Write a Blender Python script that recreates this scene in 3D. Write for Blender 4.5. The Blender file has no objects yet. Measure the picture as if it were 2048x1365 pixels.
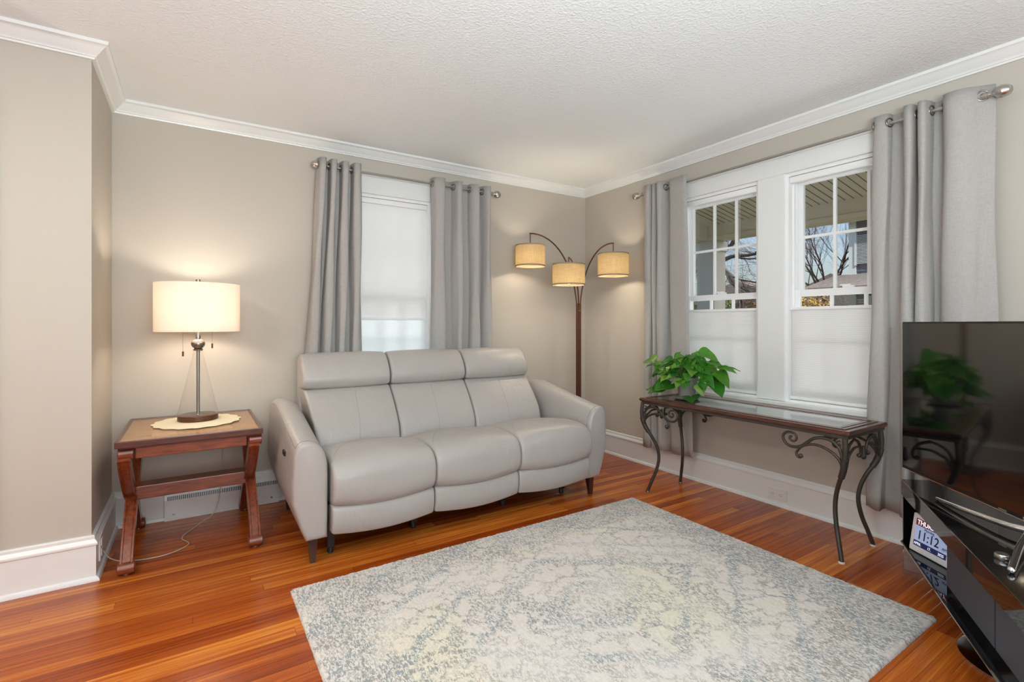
import bpy, bmesh, math, random
from mathutils import Vector, Matrix
from mathutils.bvhtree import BVHTree
random.seed(7)
PI = math.pi
sc = bpy.context.scene
COL = sc.collection

# ------------------------------------------------------------------ camera
cam_d = bpy.data.cameras.new('camera')
cam = bpy.data.objects.new('camera', cam_d)
COL.objects.link(cam)
cam.location = (0, 0, 1.157)
cam.rotation_euler = (PI/2, 0, -math.atan(638/987))
cam_d.sensor_width = 36
cam_d.lens = 987/2048*36
cam_d.shift_y = -34.5/2048
cam_d.clip_start = 0.02
sc.camera = cam

# ------------------------------------------------------------------ colour management
sc.view_settings.view_transform = 'Standard'
sc.view_settings.look = 'None'
sc.view_settings.gamma = 1
sc.view_settings.use_curve_mapping = False
sc.view_settings.exposure = 0.0
sc.cycles.use_denoising = True
sc.cycles.max_bounces = 10
sc.cycles.diffuse_bounces = 6
sc.cycles.glossy_bounces = 5
sc.cycles.transparent_max_bounces = 16
sc.cycles.sample_clamp_indirect = 6
sc.cycles.caustics_reflective = False
sc.cycles.caustics_refractive = False

# ------------------------------------------------------------------ sky and sun
world = bpy.data.worlds.new('sky'); sc.world = world
world.use_nodes = True
wn = world.node_tree; wn.nodes.clear()
wo = wn.nodes.new('ShaderNodeOutputWorld'); wb = wn.nodes.new('ShaderNodeBackground')
sky = wn.nodes.new('ShaderNodeTexSky'); sky.sky_type = 'NISHITA'
sky.sun_disc = False; sky.sun_elevation = math.radians(48); sky.sun_rotation = math.radians(150)
sky.air_density = 1.0; sky.dust_density = 3.5; sky.ozone_density = 1.0
wb.inputs['Strength'].default_value = 0.24
wn.links.new(sky.outputs[0], wb.inputs[0]); wn.links.new(wb.outputs[0], wo.inputs[0])

sun_d = bpy.data.lights.new('sun', 'SUN'); sun = bpy.data.objects.new('sun', sun_d); COL.objects.link(sun)
sun_d.energy = 4.2; sun_d.angle = math.radians(0.6); sun_d.color = (1, .95, .87)
sdir = Vector((-0.42, -0.72, 0.90)).normalized()
sun.rotation_euler = (-sdir).to_track_quat('-Z', 'Y').to_euler()
sun.location = (6, -6, 9)

def area(name, loc, look, sx, sy, power, color=(1, 1, 1)):
    d = bpy.data.lights.new(name, 'AREA'); o = bpy.data.objects.new(name, d); COL.objects.link(o)
    d.shape = 'RECTANGLE'; d.size = sx; d.size_y = sy; d.energy = power; d.color = color
    o.location = loc
    o.rotation_euler = Vector(look).to_track_quat('-Z', 'Y').to_euler()
    return o
# area lights added at assumed, unseen window openings behind and beside the camera
area('rear_window_fill', (0.4, -2.78, 1.45), (0, 1, 0.1), 3.0, 1.5, 52, (.88, .955, 1.0))
area('side_window_fill', (-3.98, 0.1, 1.45), (1, 0, 0.1), 2.6, 1.5, 30, (.84, .94, 1.0))
# added area light aimed up to brighten the ceiling, unseen behind the camera
area('ceiling_fill', (0.15, -0.6, 1.30), (.12, .3, 1), .9, .9, 132, (.76, .935, 1.0))
# added downlight, out of view, to brighten the floor at the left
area('left_floor_fill', (-1.0, 1.35, 2.28), (.1, 0, -1), .45, .45, 24, (1.0, .93, .82))
# area lights added outside the shaded windows, hidden by the shades, as extra daylight
area('back_window_fill', (1.25, 4.3, 1.5), (0, -1, 0), 1.2, 1.9, 18, (1.0, .99, .97))
area('porch_fill', (4.4, 1.75, .62), (-1, 0, .12), 2.4, .9, 26, (1.0, .99, .97))

# ------------------------------------------------------------------ materials
MATS = {}
def srgb(r, g, b):
    f = lambda c: (c/255/12.92) if c/255 <= .04045 else ((c/255+.055)/1.055)**2.4
    return (f(r), f(g), f(b), 1)
def mat(name, color, rough=.5, metal=0, bump=None, coat=0, spec=.5, sub=0, emit=None, var=None, trans=0, sheen=0, ior=None):
    """principled; bump=(scale,strength[,distance]); var=(scale,amount) soft colour variation"""
    m = bpy.data.materials.new(name); m.use_nodes = True
    nt = m.node_tree; p = nt.nodes['Principled BSDF']
    p.inputs['Base Color'].default_value = color
    p.inputs['Roughness'].default_value = rough
    p.inputs['Metallic'].default_value = metal
    p.inputs['Coat Weight'].default_value = coat
    p.inputs['Coat Roughness'].default_value = .08
    p.inputs['Specular IOR Level'].default_value = spec
    p.inputs['Transmission Weight'].default_value = trans
    p.inputs['Sheen Weight'].default_value = sheen
    if ior: p.inputs['IOR'].default_value = ior
    if emit:
        p.inputs['Emission Color'].default_value = emit[0]; p.inputs['Emission Strength'].default_value = emit[1]
    tc = nt.nodes.new('ShaderNodeTexCoord')
    if bump:
        n = nt.nodes.new('ShaderNodeTexNoise'); n.inputs['Scale'].default_value = bump[0]; n.inputs['Detail'].default_value = 4
        nt.links.new(tc.outputs['Object'], n.inputs['Vector'])
        b = nt.nodes.new('ShaderNodeBump'); b.inputs['Strength'].default_value = bump[1]
        b.inputs['Distance'].default_value = bump[2] if len(bump) > 2 else .01
        nt.links.new(n.outputs['Fac'], b.inputs['Height']); nt.links.new(b.outputs[0], p.inputs['Normal'])
    if var:
        n = nt.nodes.new('ShaderNodeTexNoise'); n.inputs['Scale'].default_value = var[0]; n.inputs['Detail'].default_value = 5
        nt.links.new(tc.outputs['Object'], n.inputs['Vector'])
        r = nt.nodes.new('ShaderNodeValToRGB')
        a = var[1]
        r.color_ramp.elements[0].position = .3; r.color_ramp.elements[1].position = .7
        r.color_ramp.elements[0].color = tuple(max(0, c*(1-a)) for c in color[:3])+(1,)
        r.color_ramp.elements[1].color = tuple(min(1, c*(1+a)) for c in color[:3])+(1,)
        nt.links.new(n.outputs['Fac'], r.inputs[0]); nt.links.new(r.outputs[0], p.inputs['Base Color'])
    MATS[name] = m
    return m

m_wall = mat('wall_paint', (.505, .46, .40, 1), .62, bump=(260, .06, .002), spec=.35)
m_trim = mat('trim_paint', (.77, .78, .765, 1), .32, bump=(30, .03, .002))
m_vinyl = mat('vinyl_sash', (.86, .86, .86, 1), .3)
m_leather = mat('leather', (.395, .365, .342, 1), .36, bump=(420, .10, .002), spec=.5, var=(3, .03))
def crease(m):
    # soft creases in the hide, added to the fine grain
    nt = m.node_tree; b0 = [n for n in nt.nodes if n.type == 'BUMP'][0]; p = nt.nodes['Principled BSDF']
    tc = nt.nodes.new('ShaderNodeTexCoord'); mp = nt.nodes.new('ShaderNodeMapping'); mp.inputs['Scale'].default_value = (1, 1.4, .8)
    n = nt.nodes.new('ShaderNodeTexNoise'); n.inputs['Scale'].default_value = 11; n.inputs['Detail'].default_value = 3; n.inputs['Distortion'].default_value = 1.1
    b = nt.nodes.new('ShaderNodeBump'); b.inputs['Strength'].default_value = .35; b.inputs['Distance'].default_value = .012
    nt.links.new(tc.outputs['Object'], mp.inputs[0]); nt.links.new(mp.outputs[0], n.inputs['Vector']); nt.links.new(n.outputs['Fac'], b.inputs['Height'])
    nt.links.new(b0.outputs[0], b.inputs['Normal']); nt.links.new(b.outputs[0], p.inputs['Normal'])
crease(m_leather)
m_stitch = mat('stitching', (.24, .21, .19, 1), .7)
m_stitch2 = mat('fine_stitching', (.31, .28, .26, 1), .7)
m_esp = mat('espresso_wood', (.045, .018, .012, 1), .3, coat=.3)
m_black = mat('black_plastic', (.012, .012, .013, 1), .4)
m_nickel = mat('brushed_nickel', (.52, .50, .47, 1), .28, metal=1)
m_dnickel = mat('dark_nickel', (.30, .27, .24, 1), .32, metal=1)
m_chrome = mat('chrome', (.75, .74, .72, 1), .08, metal=1)
m_bronze = mat('bronze', (.10, .038, .018, 1), .38, metal=.35, spec=.5)
m_iron = mat('wrought_iron', (.055, .044, .034, 1), .42, metal=.35, bump=(90, .1, .003), spec=.5)
m_doily = mat('lace_cotton', (.80, .70, .50, 1), .9, bump=(220, .6, .004))
m_white = mat('white_plastic', (.75, .74, .71, 1), .35)
m_cord = mat('lamp_cord', (.55, .5, .42, 1), .4)
m_gloss = mat('black_gloss', (.006, .006, .007, 1), .04, spec=.8)
m_screen = mat('tv_screen', (.004, .004, .005, 1), .06, spec=1.0, coat=.6)
m_bezel = mat('tv_bezel', (.01, .01, .011, 1), .22)
m_smoke = mat('smoked_glass_door', (.05, .056, .075, 1), .5, spec=.4)
m_soil = mat('potting_soil', (.03, .018, .01, 1), .95, bump=(60, .7, .01))
m_pot = mat('grey_ceramic', (.27, .25, .24, 1), .35)
m_bulb = mat('bulb_glass', (.9, .85, .75, 1), .3, emit=((1, .78, .5, 1), 14))

def m_node(name):
    m = bpy.data.materials.new(name); m.use_nodes = True; nt = m.node_tree
    return m, nt, nt.nodes['Principled BSDF'], (lambda t: nt.nodes.new('ShaderNode'+t)), nt.links.new

# wood with grain
def wood(name, dark, light, rough=.3, scale=(1.5, 14, 14), coat=.3):
    m, nt, p, N, L = m_node(name)
    tc = N('TexCoord'); mp = N('Mapping'); mp.inputs['Scale'].default_value = scale
    n = N('TexNoise'); n.inputs['Scale'].default_value = 4; n.inputs['Detail'].default_value = 6; n.inputs['Distortion'].default_value = .6
    r = N('ValToRGB'); r.color_ramp.elements[0].position = .3; r.color_ramp.elements[0].color = dark
    r.color_ramp.elements[1].position = .72; r.color_ramp.elements[1].color = light
    L(tc.outputs['Object'], mp.inputs[0]); L(mp.outputs[0], n.inputs['Vector']); L(n.outputs['Fac'], r.inputs[0]); L(r.outputs[0], p.inputs['Base Color'])
    p.inputs['Roughness'].default_value = rough; p.inputs['Coat Weight'].default_value = coat; p.inputs['Coat Roughness'].default_value = .12
    return m
m_cherry = wood('cherry_wood', (.10, .018, .007, 1), (.27, .06, .018, 1), .3, (2.5, 18, 18))
m_cherrydark = wood('cherry_edge', (.04, .010, .006, 1), (.11, .025, .012, 1), .3, (2.5, 18, 18))
m_cherry_v = wood('cherry_wood_upright', (.10, .018, .007, 1), (.27, .06, .018, 1), .3, (18, 18, 2.5))
m_tabletop = wood('honey_tabletop', (.46, .20, .06, 1), (.62, .31, .11, 1), .22, (2, 16, 2), .6)
m_inlay = wood('honey_inlay', (.55, .30, .12, 1), (.72, .43, .19, 1), .22, (16, 2, 2), .6)
m_conwood = wood('dark_cherry', (.035, .010, .006, 1), (.12, .028, .012, 1), .25, (14, 1.5, 14), .5)

# glass panes: clear with a fresnel reflection
def glass(name, tint, refl_rough=.0, gain=1.0, ex=4.5):
    m, nt, p, N, L = m_node(name)
    nt.nodes.remove(p)
    out = [n for n in nt.nodes if n.type == 'OUTPUT_MATERIAL'][0]
    t = N('BsdfTransparent'); t.inputs[0].default_value = tint
    g = N('BsdfGlossy'); g.inputs['Roughness'].default_value = refl_rough
    fr = N('LayerWeight'); fr.inputs[0].default_value = .5
    pw = N('Math'); pw.operation = 'POWER'; pw.inputs[1].default_value = ex; L(fr.outputs['Facing'], pw.inputs[0])
    mu = N('Math'); mu.operation = 'MULTIPLY_ADD'; mu.inputs[1].default_value = .85*min(gain, 1.15); mu.inputs[2].default_value = .035*gain; mu.use_clamp = True
    mx = N('MixShader'); L(pw.outputs[0], mu.inputs[0]); L(mu.outputs[0], mx.inputs[0]); L(t.outputs[0], mx.inputs[1]); L(g.outputs[0], mx.inputs[2]); L(mx.outputs[0], out.inputs[0])
    return m
m_glass = glass('window_glass', (.93, .95, .96, 1))
m_lampglass = glass('lamp_glass', (.985, .985, .98, 1), .0, .55, 3.0)
m_tglass = glass('table_glass', (.99, .97, .94, 1), .04, .45)

def fabric_trans(name, color, trans, frac, rough=.9, weave=None, wcol=None, emit=None):
    m, nt, p, N, L = m_node(name)
    out = [n for n in nt.nodes if n.type == 'OUTPUT_MATERIAL'][0]
    p.inputs['Base Color'].default_value = color; p.inputs['Roughness'].default_value = rough; p.inputs['Specular IOR Level'].default_value = .15
    tr = N('BsdfTranslucent'); tr.inputs[0].default_value = trans
    mx = N('MixShader'); mx.inputs[0].default_value = frac
    L(p.outputs[0], mx.inputs[1]); L(tr.outputs[0], mx.inputs[2]); L(mx.outputs[0], out.inputs[0])
    if weave:
        tc = N('TexCoord')
        a = N('Mapping'); a.inputs['Scale'].default_value = (weave[0], weave[0], weave[1])
        b = N('Mapping'); b.inputs['Scale'].default_value = (weave[1], weave[1], weave[0])
        na = N('TexNoise'); na.inputs['Scale'].default_value = 1; na.inputs['Detail'].default_value = 3
        nb = N('TexNoise'); nb.inputs['Scale'].default_value = 1; nb.inputs['Detail'].default_value = 3
        L(tc.outputs['Object'], a.inputs[0]); L(tc.outputs['Object'], b.inputs[0]); L(a.outputs[0], na.inputs['Vector']); L(b.outputs[0], nb.inputs['Vector'])
        ad = N('Math'); ad.operation = 'ADD'; L(na.outputs['Fac'], ad.inputs[0]); L(nb.outputs['Fac'], ad.inputs[1])
        r = N('ValToRGB'); r.color_ramp.elements[0].position = .4; r.color_ramp.elements[1].position = .62
        hf = N('Math'); hf.operation = 'MULTIPLY'; hf.inputs[1].default_value = .5; L(ad.outputs[0], hf.inputs[0]); L(hf.outputs[0], r.inputs[0])
        r.color_ramp.elements[0].color = wcol[0]; r.color_ramp.elements[1].color = wcol[1]
        L(r.outputs[0], p.inputs['Base Color'])
        if weave[2]:
            mm = N('MixRGB'); mm.blend_type = 'MULTIPLY'; mm.inputs[0].default_value = weave[2]
            mm.inputs[1].default_value = trans; L(r.outputs[0], mm.inputs[2])
            sc_ = N('MixRGB'); sc_.blend_type = 'MULTIPLY'; sc_.inputs[0].default_value = 1
            sc_.inputs[1].default_value = (1.0, 1.0, 1.0, 1); L(mm.outputs[0], sc_.inputs[2]); L(sc_.outputs[0], tr.inputs[0])
        bp = N('Bump'); bp.inputs['Strength'].default_value = .25; bp.inputs['Distance'].default_value = .002
        L(ad.outputs[0], bp.inputs['Height']); L(bp.outputs[0], p.inputs['Normal'])
    return m
m_curtain = fabric_trans('grey_curtain_linen', (.5, .5, .5, 1), (.55, .54, .54, 1), .16, weave=(420, 40, .15), wcol=((.435, .413, .39, 1), (.515, .49, .465, 1)))
m_shade = fabric_trans('cellular_shade', (.84, .83, .81, 1), (.93, .93, .93, 1), .42)
m_shade_lit = fabric_trans('cellular_shade_lit', (.85, .85, .84, 1), (.95, .97, .97, 1), .58)  # lighter copy of the shade cloth for its brighter-lit lower part
m_lampshade = fabric_trans('lampshade_cotton', (.84, .80, .76, 1), (.95, .87, .78, 1), .45)
m_burlap = fabric_trans('lampshade_burlap', (.7, .5, .3, 1), (1, .94, .78, 1), .74, weave=(260, 14, .35), wcol=((.60, .44, .25, 1), (.92, .80, .55, 1)))
m_leaf = None

# ceiling: stippled texture
def mk_ceiling():
    m, nt, p, N, L = m_node('stipple_ceiling')
    p.inputs['Base Color'].default_value = (.82, .86, .87, 1); p.inputs['Roughness'].default_value = .8
    tc = N('TexCoord'); n = N('TexNoise'); n.inputs['Scale'].default_value = 75; n.inputs['Detail'].default_value = 3
    v = N('TexVoronoi'); v.inputs['Scale'].default_value = 95
    L(tc.outputs['Object'], n.inputs['Vector']); L(tc.outputs['Object'], v.inputs['Vector'])
    a = N('Math'); a.operation = 'MULTIPLY'; L(n.outputs['Fac'], a.inputs[0]); L(v.outputs['Distance'], a.inputs[1])
    b = N('Bump'); b.inputs['Strength'].default_value = .55; b.inputs['Distance'].default_value = .006
    L(a.outputs[0], b.inputs['Height']); L(b.outputs[0], p.inputs['Normal'])
    return m
m_ceiling = mk_ceiling()

# floor: narrow strip planks running along X
def mk_floor():
    m, nt, p, N, L = m_node('pine_strip_floor')
    tc = N('TexCoord')
    br = N('TexBrick'); br.offset = .37; br.offset_frequency = 2; br.squash = 1
    br.inputs['Scale'].default_value = 1; br.inputs['Brick Width'].default_value = 1.9; br.inputs['Row Height'].default_value = .058
    br.inputs['Mortar Size'].default_value = .0009; br.inputs['Mortar Smooth'].default_value = .3
    br.inputs['Color1'].default_value = (0, 0, 0, 1); br.inputs['Color2'].default_value = (1, 1, 1, 1); br.inputs['Mortar'].default_value = (.5, .5, .5, 1)
    L(tc.outputs['Object'], br.inputs['Vector'])
    # white noise per plank from row + block
    sep = N('SeparateXYZ'); L(tc.outputs['Object'], sep.inputs[0])
    dv = N('Math'); dv.operation = 'DIVIDE'; dv.inputs[1].default_value = .058; L(sep.outputs[1], dv.inputs[0])
    fl = N('Math'); fl.operation = 'FLOOR'; L(dv.outputs[0], fl.inputs[0])
    wn1 = N('TexWhiteNoise'); wn1.noise_dimensions = '1D'; L(fl.outputs[0], wn1.inputs['W'])
    off = N('Math'); off.operation = 'MULTIPLY'; off.inputs[1].default_value = 7.3; L(wn1.outputs['Value'], off.inputs[0])
    xa = N('Math'); xa.operation = 'ADD'; L(sep.outputs[0], xa.inputs[0]); L(off.outputs[0], xa.inputs[1])
    xd = N('Math'); xd.operation = 'DIVIDE'; xd.inputs[1].default_value = 1.7; L(xa.outputs[0], xd.inputs[0])
    xf = N('Math'); xf.operation = 'FLOOR'; L(xd.outputs[0], xf.inputs[0])
    cb = N('CombineXYZ'); L(fl.outputs[0], cb.inputs[0]); L(xf.outputs[0], cb.inputs[1])
    wn2 = N('TexWhiteNoise'); wn2.noise_dimensions = '3D'; L(cb.outputs[0], wn2.inputs['Vector'])
    # seams
    fr = N('Math'); fr.operation = 'FRACT'; L(dv.outputs[0], fr.inputs[0])
    pg = N('Math'); pg.operation = 'PINGPONG'; pg.inputs[1].default_value = .5; L(fr.outputs[0], pg.inputs[0])
    s1 = N('MapRange'); s1.inputs[1].default_value = 0; s1.inputs[2].default_value = .022; L(pg.outputs[0], s1.inputs[0])
    fx = N('Math'); fx.operation = 'FRACT'; L(xd.outputs[0], fx.inputs[0])
    px = N('Math'); px.operation = 'PINGPONG'; px.inputs[1].default_value = .5; L(fx.outputs[0], px.inputs[0])
    s2 = N('MapRange'); s2.inputs[1].default_value = 0; s2.inputs[2].default_value = .0009; L(px.outputs[0], s2.inputs[0])
    sm = N('Math'); sm.operation = 'MINIMUM'; L(s1.outputs[0], sm.inputs[0]); L(s2.outputs[0], sm.inputs[1])
    # grain
    mp = N('Mapping'); mp.inputs['Scale'].default_value = (1.1, 38, 1)
    sh = N('Math'); sh.operation = 'MULTIPLY'; sh.inputs[1].default_value = 40; L(wn2.outputs['Value'], sh.inputs[0])
    cb2 = N('CombineXYZ'); L(xa.outputs[0], cb2.inputs[0]); L(sep.outputs[1], cb2.inputs[1]); L(sh.outputs[0], cb2.inputs[2])
    L(cb2.outputs[0], mp.inputs[0])
    g = N('TexNoise'); g.inputs['Scale'].default_value = 1.6; g.inputs['Detail'].default_value = 7; g.inputs['Roughness'].default_value = .62; g.inputs['Distortion'].default_value = .5
    L(mp.outputs[0], g.inputs['Vector'])
    ramp = N('ValToRGB'); e = ramp.color_ramp.elements
    e[0].position = .05; e[0].color = (.14, .020, .003, 1); e[1].position = 1; e[1].color = (.74, .26, .035, 1)
    for ps, c in ((.3, (.27, .044, .005, 1)), (.62, (.42, .092, .011, 1))):
        el = e.new(ps); el.color = c
    mixv = N('Math'); mixv.operation = 'MULTIPLY_ADD'; mixv.inputs[1].default_value = .48
    gs = N('MapRange'); gs.inputs[1].default_value = .3; gs.inputs[2].default_value = .7; gs.inputs[3].default_value = .07; gs.inputs[4].default_value = .54
    L(g.outputs['Fac'], gs.inputs[0]); L(wn2.outputs['Value'], mixv.inputs[0]); L(gs.outputs[0], mixv.inputs[2]); L(mixv.outputs[0], ramp.inputs[0])
    mul = N('MixRGB'); mul.blend_type = 'MULTIPLY'; mul.inputs[0].default_value = 1
    sc2 = N('MapRange'); sc2.inputs[3].default_value = .35; sc2.inputs[4].default_value = 1; L(sm.outputs[0], sc2.inputs[0])
    L(ramp.outputs[0], mul.inputs[1]); L(sc2.outputs[0], mul.inputs[2]); L(mul.outputs[0], p.inputs['Base Color'])
    p.inputs['Roughness'].default_value = .23
    p.inputs['Specular IOR Level'].default_value = .45
    nb = N('TexNoise'); nb.inputs['Scale'].default_value = 9; L(tc.outputs['Object'], nb.inputs['Vector'])
    rr = N('MapRange'); rr.inputs[3].default_value = .17; rr.inputs[4].default_value = .3; L(nb.outputs['Fac'], rr.inputs[0]); L(rr.outputs[0], p.inputs['Roughness'])
    b = N('Bump'); b.inputs['Strength'].default_value = .35; b.inputs['Distance'].default_value = .0015
    L(sm.outputs[0], b.inputs['Height']); L(b.outputs[0], p.inputs['Normal'])
    nt.nodes.remove(br)
    return m
m_floor = mk_floor()

# rug: worn vintage medallion pattern
def mk_rug():
    m, nt, p, N, L = m_node('distressed_rug_pile')
    tc = N('TexCoord'); sep = N('SeparateXYZ'); L(tc.outputs['Object'], sep.inputs[0])
    def math_(op, a, b=None, c=None):
        n = N('Math'); n.operation = op
        for i, v in enumerate((a, b, c)):
            if v is None: continue
            if isinstance(v, (int, float)): n.inputs[i].default_value = v
            else: L(v, n.inputs[i])
        return n.outputs[0]
    def noise(scale, detail=4, dist=0, sx=1, sy=1, rough=.5, shift=0):
        mp = N('Mapping'); mp.inputs['Scale'].default_value = (sx, sy, 1); mp.inputs['Location'].default_value = (shift, shift, 0); L(tc.outputs['Object'], mp.inputs[0])
        n = N('TexNoise'); n.inputs['Scale'].default_value = scale; n.inputs['Detail'].default_value = detail; n.inputs['Distortion'].default_value = dist; n.inputs['Roughness'].default_value = rough
        L(mp.outputs[0], n.inputs['Vector']); return n.outputs['Fac']
    def step(v, a, b):
        n = N('MapRange'); n.interpolation_type = 'SMOOTHSTEP'; n.inputs[1].default_value = a; n.inputs[2].default_value = b; L(v, n.inputs[0]); return n.outputs[0]
    # mirrored coordinates around the centre of the rug (object origin)
    ax = math_('ABSOLUTE', sep.outputs[0]); ay = math_('ABSOLUTE', sep.outputs[1])
    cb = N('CombineXYZ'); L(ax, cb.inputs[0]); L(ay, cb.inputs[1])
    # lacy motif lines = distance bands of a distorted voronoi in mirrored space
    wv = N('TexVoronoi'); wv.inputs['Scale'].default_value = 7.5; wv.feature = 'DISTANCE_TO_EDGE'; wv.inputs['Randomness'].default_value = .8
    nz = N('TexNoise'); nz.inputs['Scale'].default_value = 9; nz.inputs['Detail'].default_value = 3; L(cb.outputs[0], nz.inputs['Vector'])
    mixv = N('MixRGB'); mixv.blend_type = 'LINEAR_LIGHT'; mixv.inputs[0].default_value = .12; L(cb.outputs[0], mixv.inputs[1]); L(nz.outputs['Color'], mixv.inputs[2])
    L(mixv.outputs[0], wv.inputs['Vector'])
    lines = math_('SUBTRACT', 1, step(wv.outputs['Distance'], .03, .16))
    # diamond medallions
    d = math_('ADD', math_('MULTIPLY', ax, 1.0), math_('MULTIPLY', ay, 1.35))
    dd = math_('PINGPONG', math_('ADD', d, math_('MULTIPLY', nz.outputs['Fac'], .22)), .17)
    dia = math_('SUBTRACT', 1, step(dd, .02, .055))
    motif = math_('MAXIMUM', math_('MULTIPLY', lines, .8), math_('MULTIPLY', dia, .9))
    # border band
    ex = math_('SUBTRACT', 1.04, ax); ey = math_('SUBTRACT', .79, ay); edge = math_('MINIMUM', ex, ey)
    band = math_('MULTIPLY', step(edge, .0, .03), math_('SUBTRACT', 1, step(edge, .2, .26)))
    wear = step(noise(3.4, 5, .4), .30, .70)
    wear2 = step(noise(66, 5, 1.0, 1.8, .8, .68), .475, .535)
    fine = step(noise(110, 3, .6, 1.8, .8, .6, 3), .42, .6)
    amt = math_('MULTIPLY', math_('ADD', math_('MULTIPLY', motif, .7), math_('ADD', math_('MULTIPLY', band, .5), .17)), math_('ADD', math_('MULTIPLY', wear, .7), .42))
    amt = math_('MINIMUM', math_('MULTIPLY', math_('MULTIPLY', amt, 1.25), math_('ADD', math_('MULTIPLY', wear2, 1.0), math_('MULTIPLY', fine, .28))), 1)
    tone = step(noise(3.2, 3, 0, 1, 1, .5, 8), .4, .6)
    c1 = N('MixRGB'); c1.inputs[1].default_value = (.32, .295, .265, 1); c1.inputs[2].default_value = (.27, .295, .30, 1); L(math_('MAXIMUM', dia, math_('MULTIPLY', tone, .6)), c1.inputs[0])
    base = N('MixRGB'); base.inputs[1].default_value = (.715, .655, .60, 1); base.inputs[2].default_value = (.74, .68, .55, 1); L(step(noise(1.7, 2, 0, 1, 1, .5, 4), .5, .68), base.inputs[0])
    c2 = N('MixRGB'); L(amt, c2.inputs[0]); L(base.outputs[0], c2.inputs[1]); L(c1.outputs[0], c2.inputs[2])
    L(c2.outputs[0], p.inputs['Base Color'])
    p.inputs['Roughness'].default_value = .95; p.inputs['Specular IOR Level'].default_value = .1; p.inputs['Sheen Weight'].default_value = .15
    b = N('Bump'); b.inputs['Strength'].default_value = .5; b.inputs['Distance'].default_value = .004
    L(noise(170, 4, .8), b.inputs['Height']); L(b.outputs[0], p.inputs['Normal'])
    return m
m_rug = mk_rug()

def mk_leafmat():
    m, nt, p, N, L = m_node('pothos_leaf')
    out = [n for n in nt.nodes if n.type == 'OUTPUT_MATERIAL'][0]
    at = N('Attribute'); at.attribute_name = 'tone'
    r = N('ValToRGB'); e = r.color_ramp.elements
    e[0].color = (.015, .075, .012, 1); e[1].color = (.28, .40, .08, 1); el = e.new(.5); el.color = (.05, .22, .02, 1)
    tc = N('TexCoord'); n = N('TexNoise'); n.inputs['Scale'].default_value = 30; n.inputs['Detail'].default_value = 4; L(tc.outputs['Object'], n.inputs['Vector'])
    a = N('Math'); a.operation = 'MULTIPLY_ADD'; a.inputs[1].default_value = .45; L(n.outputs['Fac'], a.inputs[0])
    s = N('Math'); s.operation = 'SUBTRACT'; s.inputs[1].default_value = .22; L(at.outputs['Fac'], s.inputs[0]); L(s.outputs[0], a.inputs[2]); L(a.outputs[0], r.inputs[0])
    L(r.outputs[0], p.inputs['Base Color']); p.inputs['Roughness'].default_value = .3
    tr = N('BsdfTranslucent'); tr.inputs[0].default_value = (.14, .62, .05, 1)
    mx = N('MixShader'); mx.inputs[0].default_value = .38; L(p.outputs[0], mx.inputs[1]); L(tr.outputs[0], mx.inputs[2]); L(mx.outputs[0], out.inputs[0])
    return m
m_leaf = mk_leafmat()
m_stem = mat('leaf_stem', (.13, .28, .05, 1), .4)

# ------------------------------------------------------------------ mesh helpers
def box(bm, x0, x1, y0, y1, z0, z1, bev=0, seg=2, M=None):
    vs = [bm.verts.new((x, y, z)) for x in (x0, x1) for y in (y0, y1) for z in (z0, z1)]
    f = [(0, 1, 3, 2), (4, 6, 7, 5), (0, 4, 5, 1), (2, 3, 7, 6), (0, 2, 6, 4), (1, 5, 7, 3)]
    fs = [bm.faces.new([vs[i] for i in q]) for q in f]
    bmesh.ops.recalc_face_normals(bm, faces=fs)
    if bev:
        es = list({e for fc in fs for e in fc.edges})
        r = bmesh.ops.bevel(bm, geom=es, offset=bev, segments=seg, profile=.6, affect='EDGES')
        vs = [v for v in r['verts']] + [v for v in vs if v.is_valid]
    vs = list(set(v for v in vs if v.is_valid))
    if M:
        for v in vs: v.co = M @ v.co
    return vs
def prism(bm, pts, axis, a, b, closed=True):
    """extrude a 2D polygon (list of 2-tuples in the other two axes, in xyz order) along axis from a to b"""
    def co(p, t):
        if axis == 'x': return (t, p[0], p[1])
        if axis == 'y': return (p[0], t, p[1])
        return (p[0], p[1], t)
    A = [bm.verts.new(co(p, a)) for p in pts]; B = [bm.verts.new(co(p, b)) for p in pts]
    n = len(pts); fs = []
    for i in range(n): fs.append(bm.faces.new((A[i], A[(i+1) % n], B[(i+1) % n], B[i])))
    fs.append(bm.faces.new(A)); fs.append(bm.faces.new(B[::-1]))
    bmesh.ops.recalc_face_normals(bm, faces=fs)
    return A+B
def lathe(bm, prof, c=(0, 0, 0), seg=40, sx=1, sy=1, M=None, cap=True):
    rings = []
    for r, z in prof:
        rings.append([bm.verts.new((c[0]+sx*r*math.cos(2*PI*i/seg), c[1]+sy*r*math.sin(2*PI*i/seg), c[2]+z)) for i in range(seg)])
    fs = []
    for a, b in zip(rings, rings[1:]):
        for i in range(seg): fs.append(bm.faces.new((a[i], a[(i+1) % seg], b[(i+1) % seg], b[i])))
    if cap:
        fs.append(bm.faces.new(rings[0][::-1])); fs.append(bm.faces.new(rings[-1]))
    bmesh.ops.recalc_face_normals(bm, faces=fs)
    vs = [v for r in rings for v in r]
    if M:
        for v in vs: v.co = M @ v.co
    return vs
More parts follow.
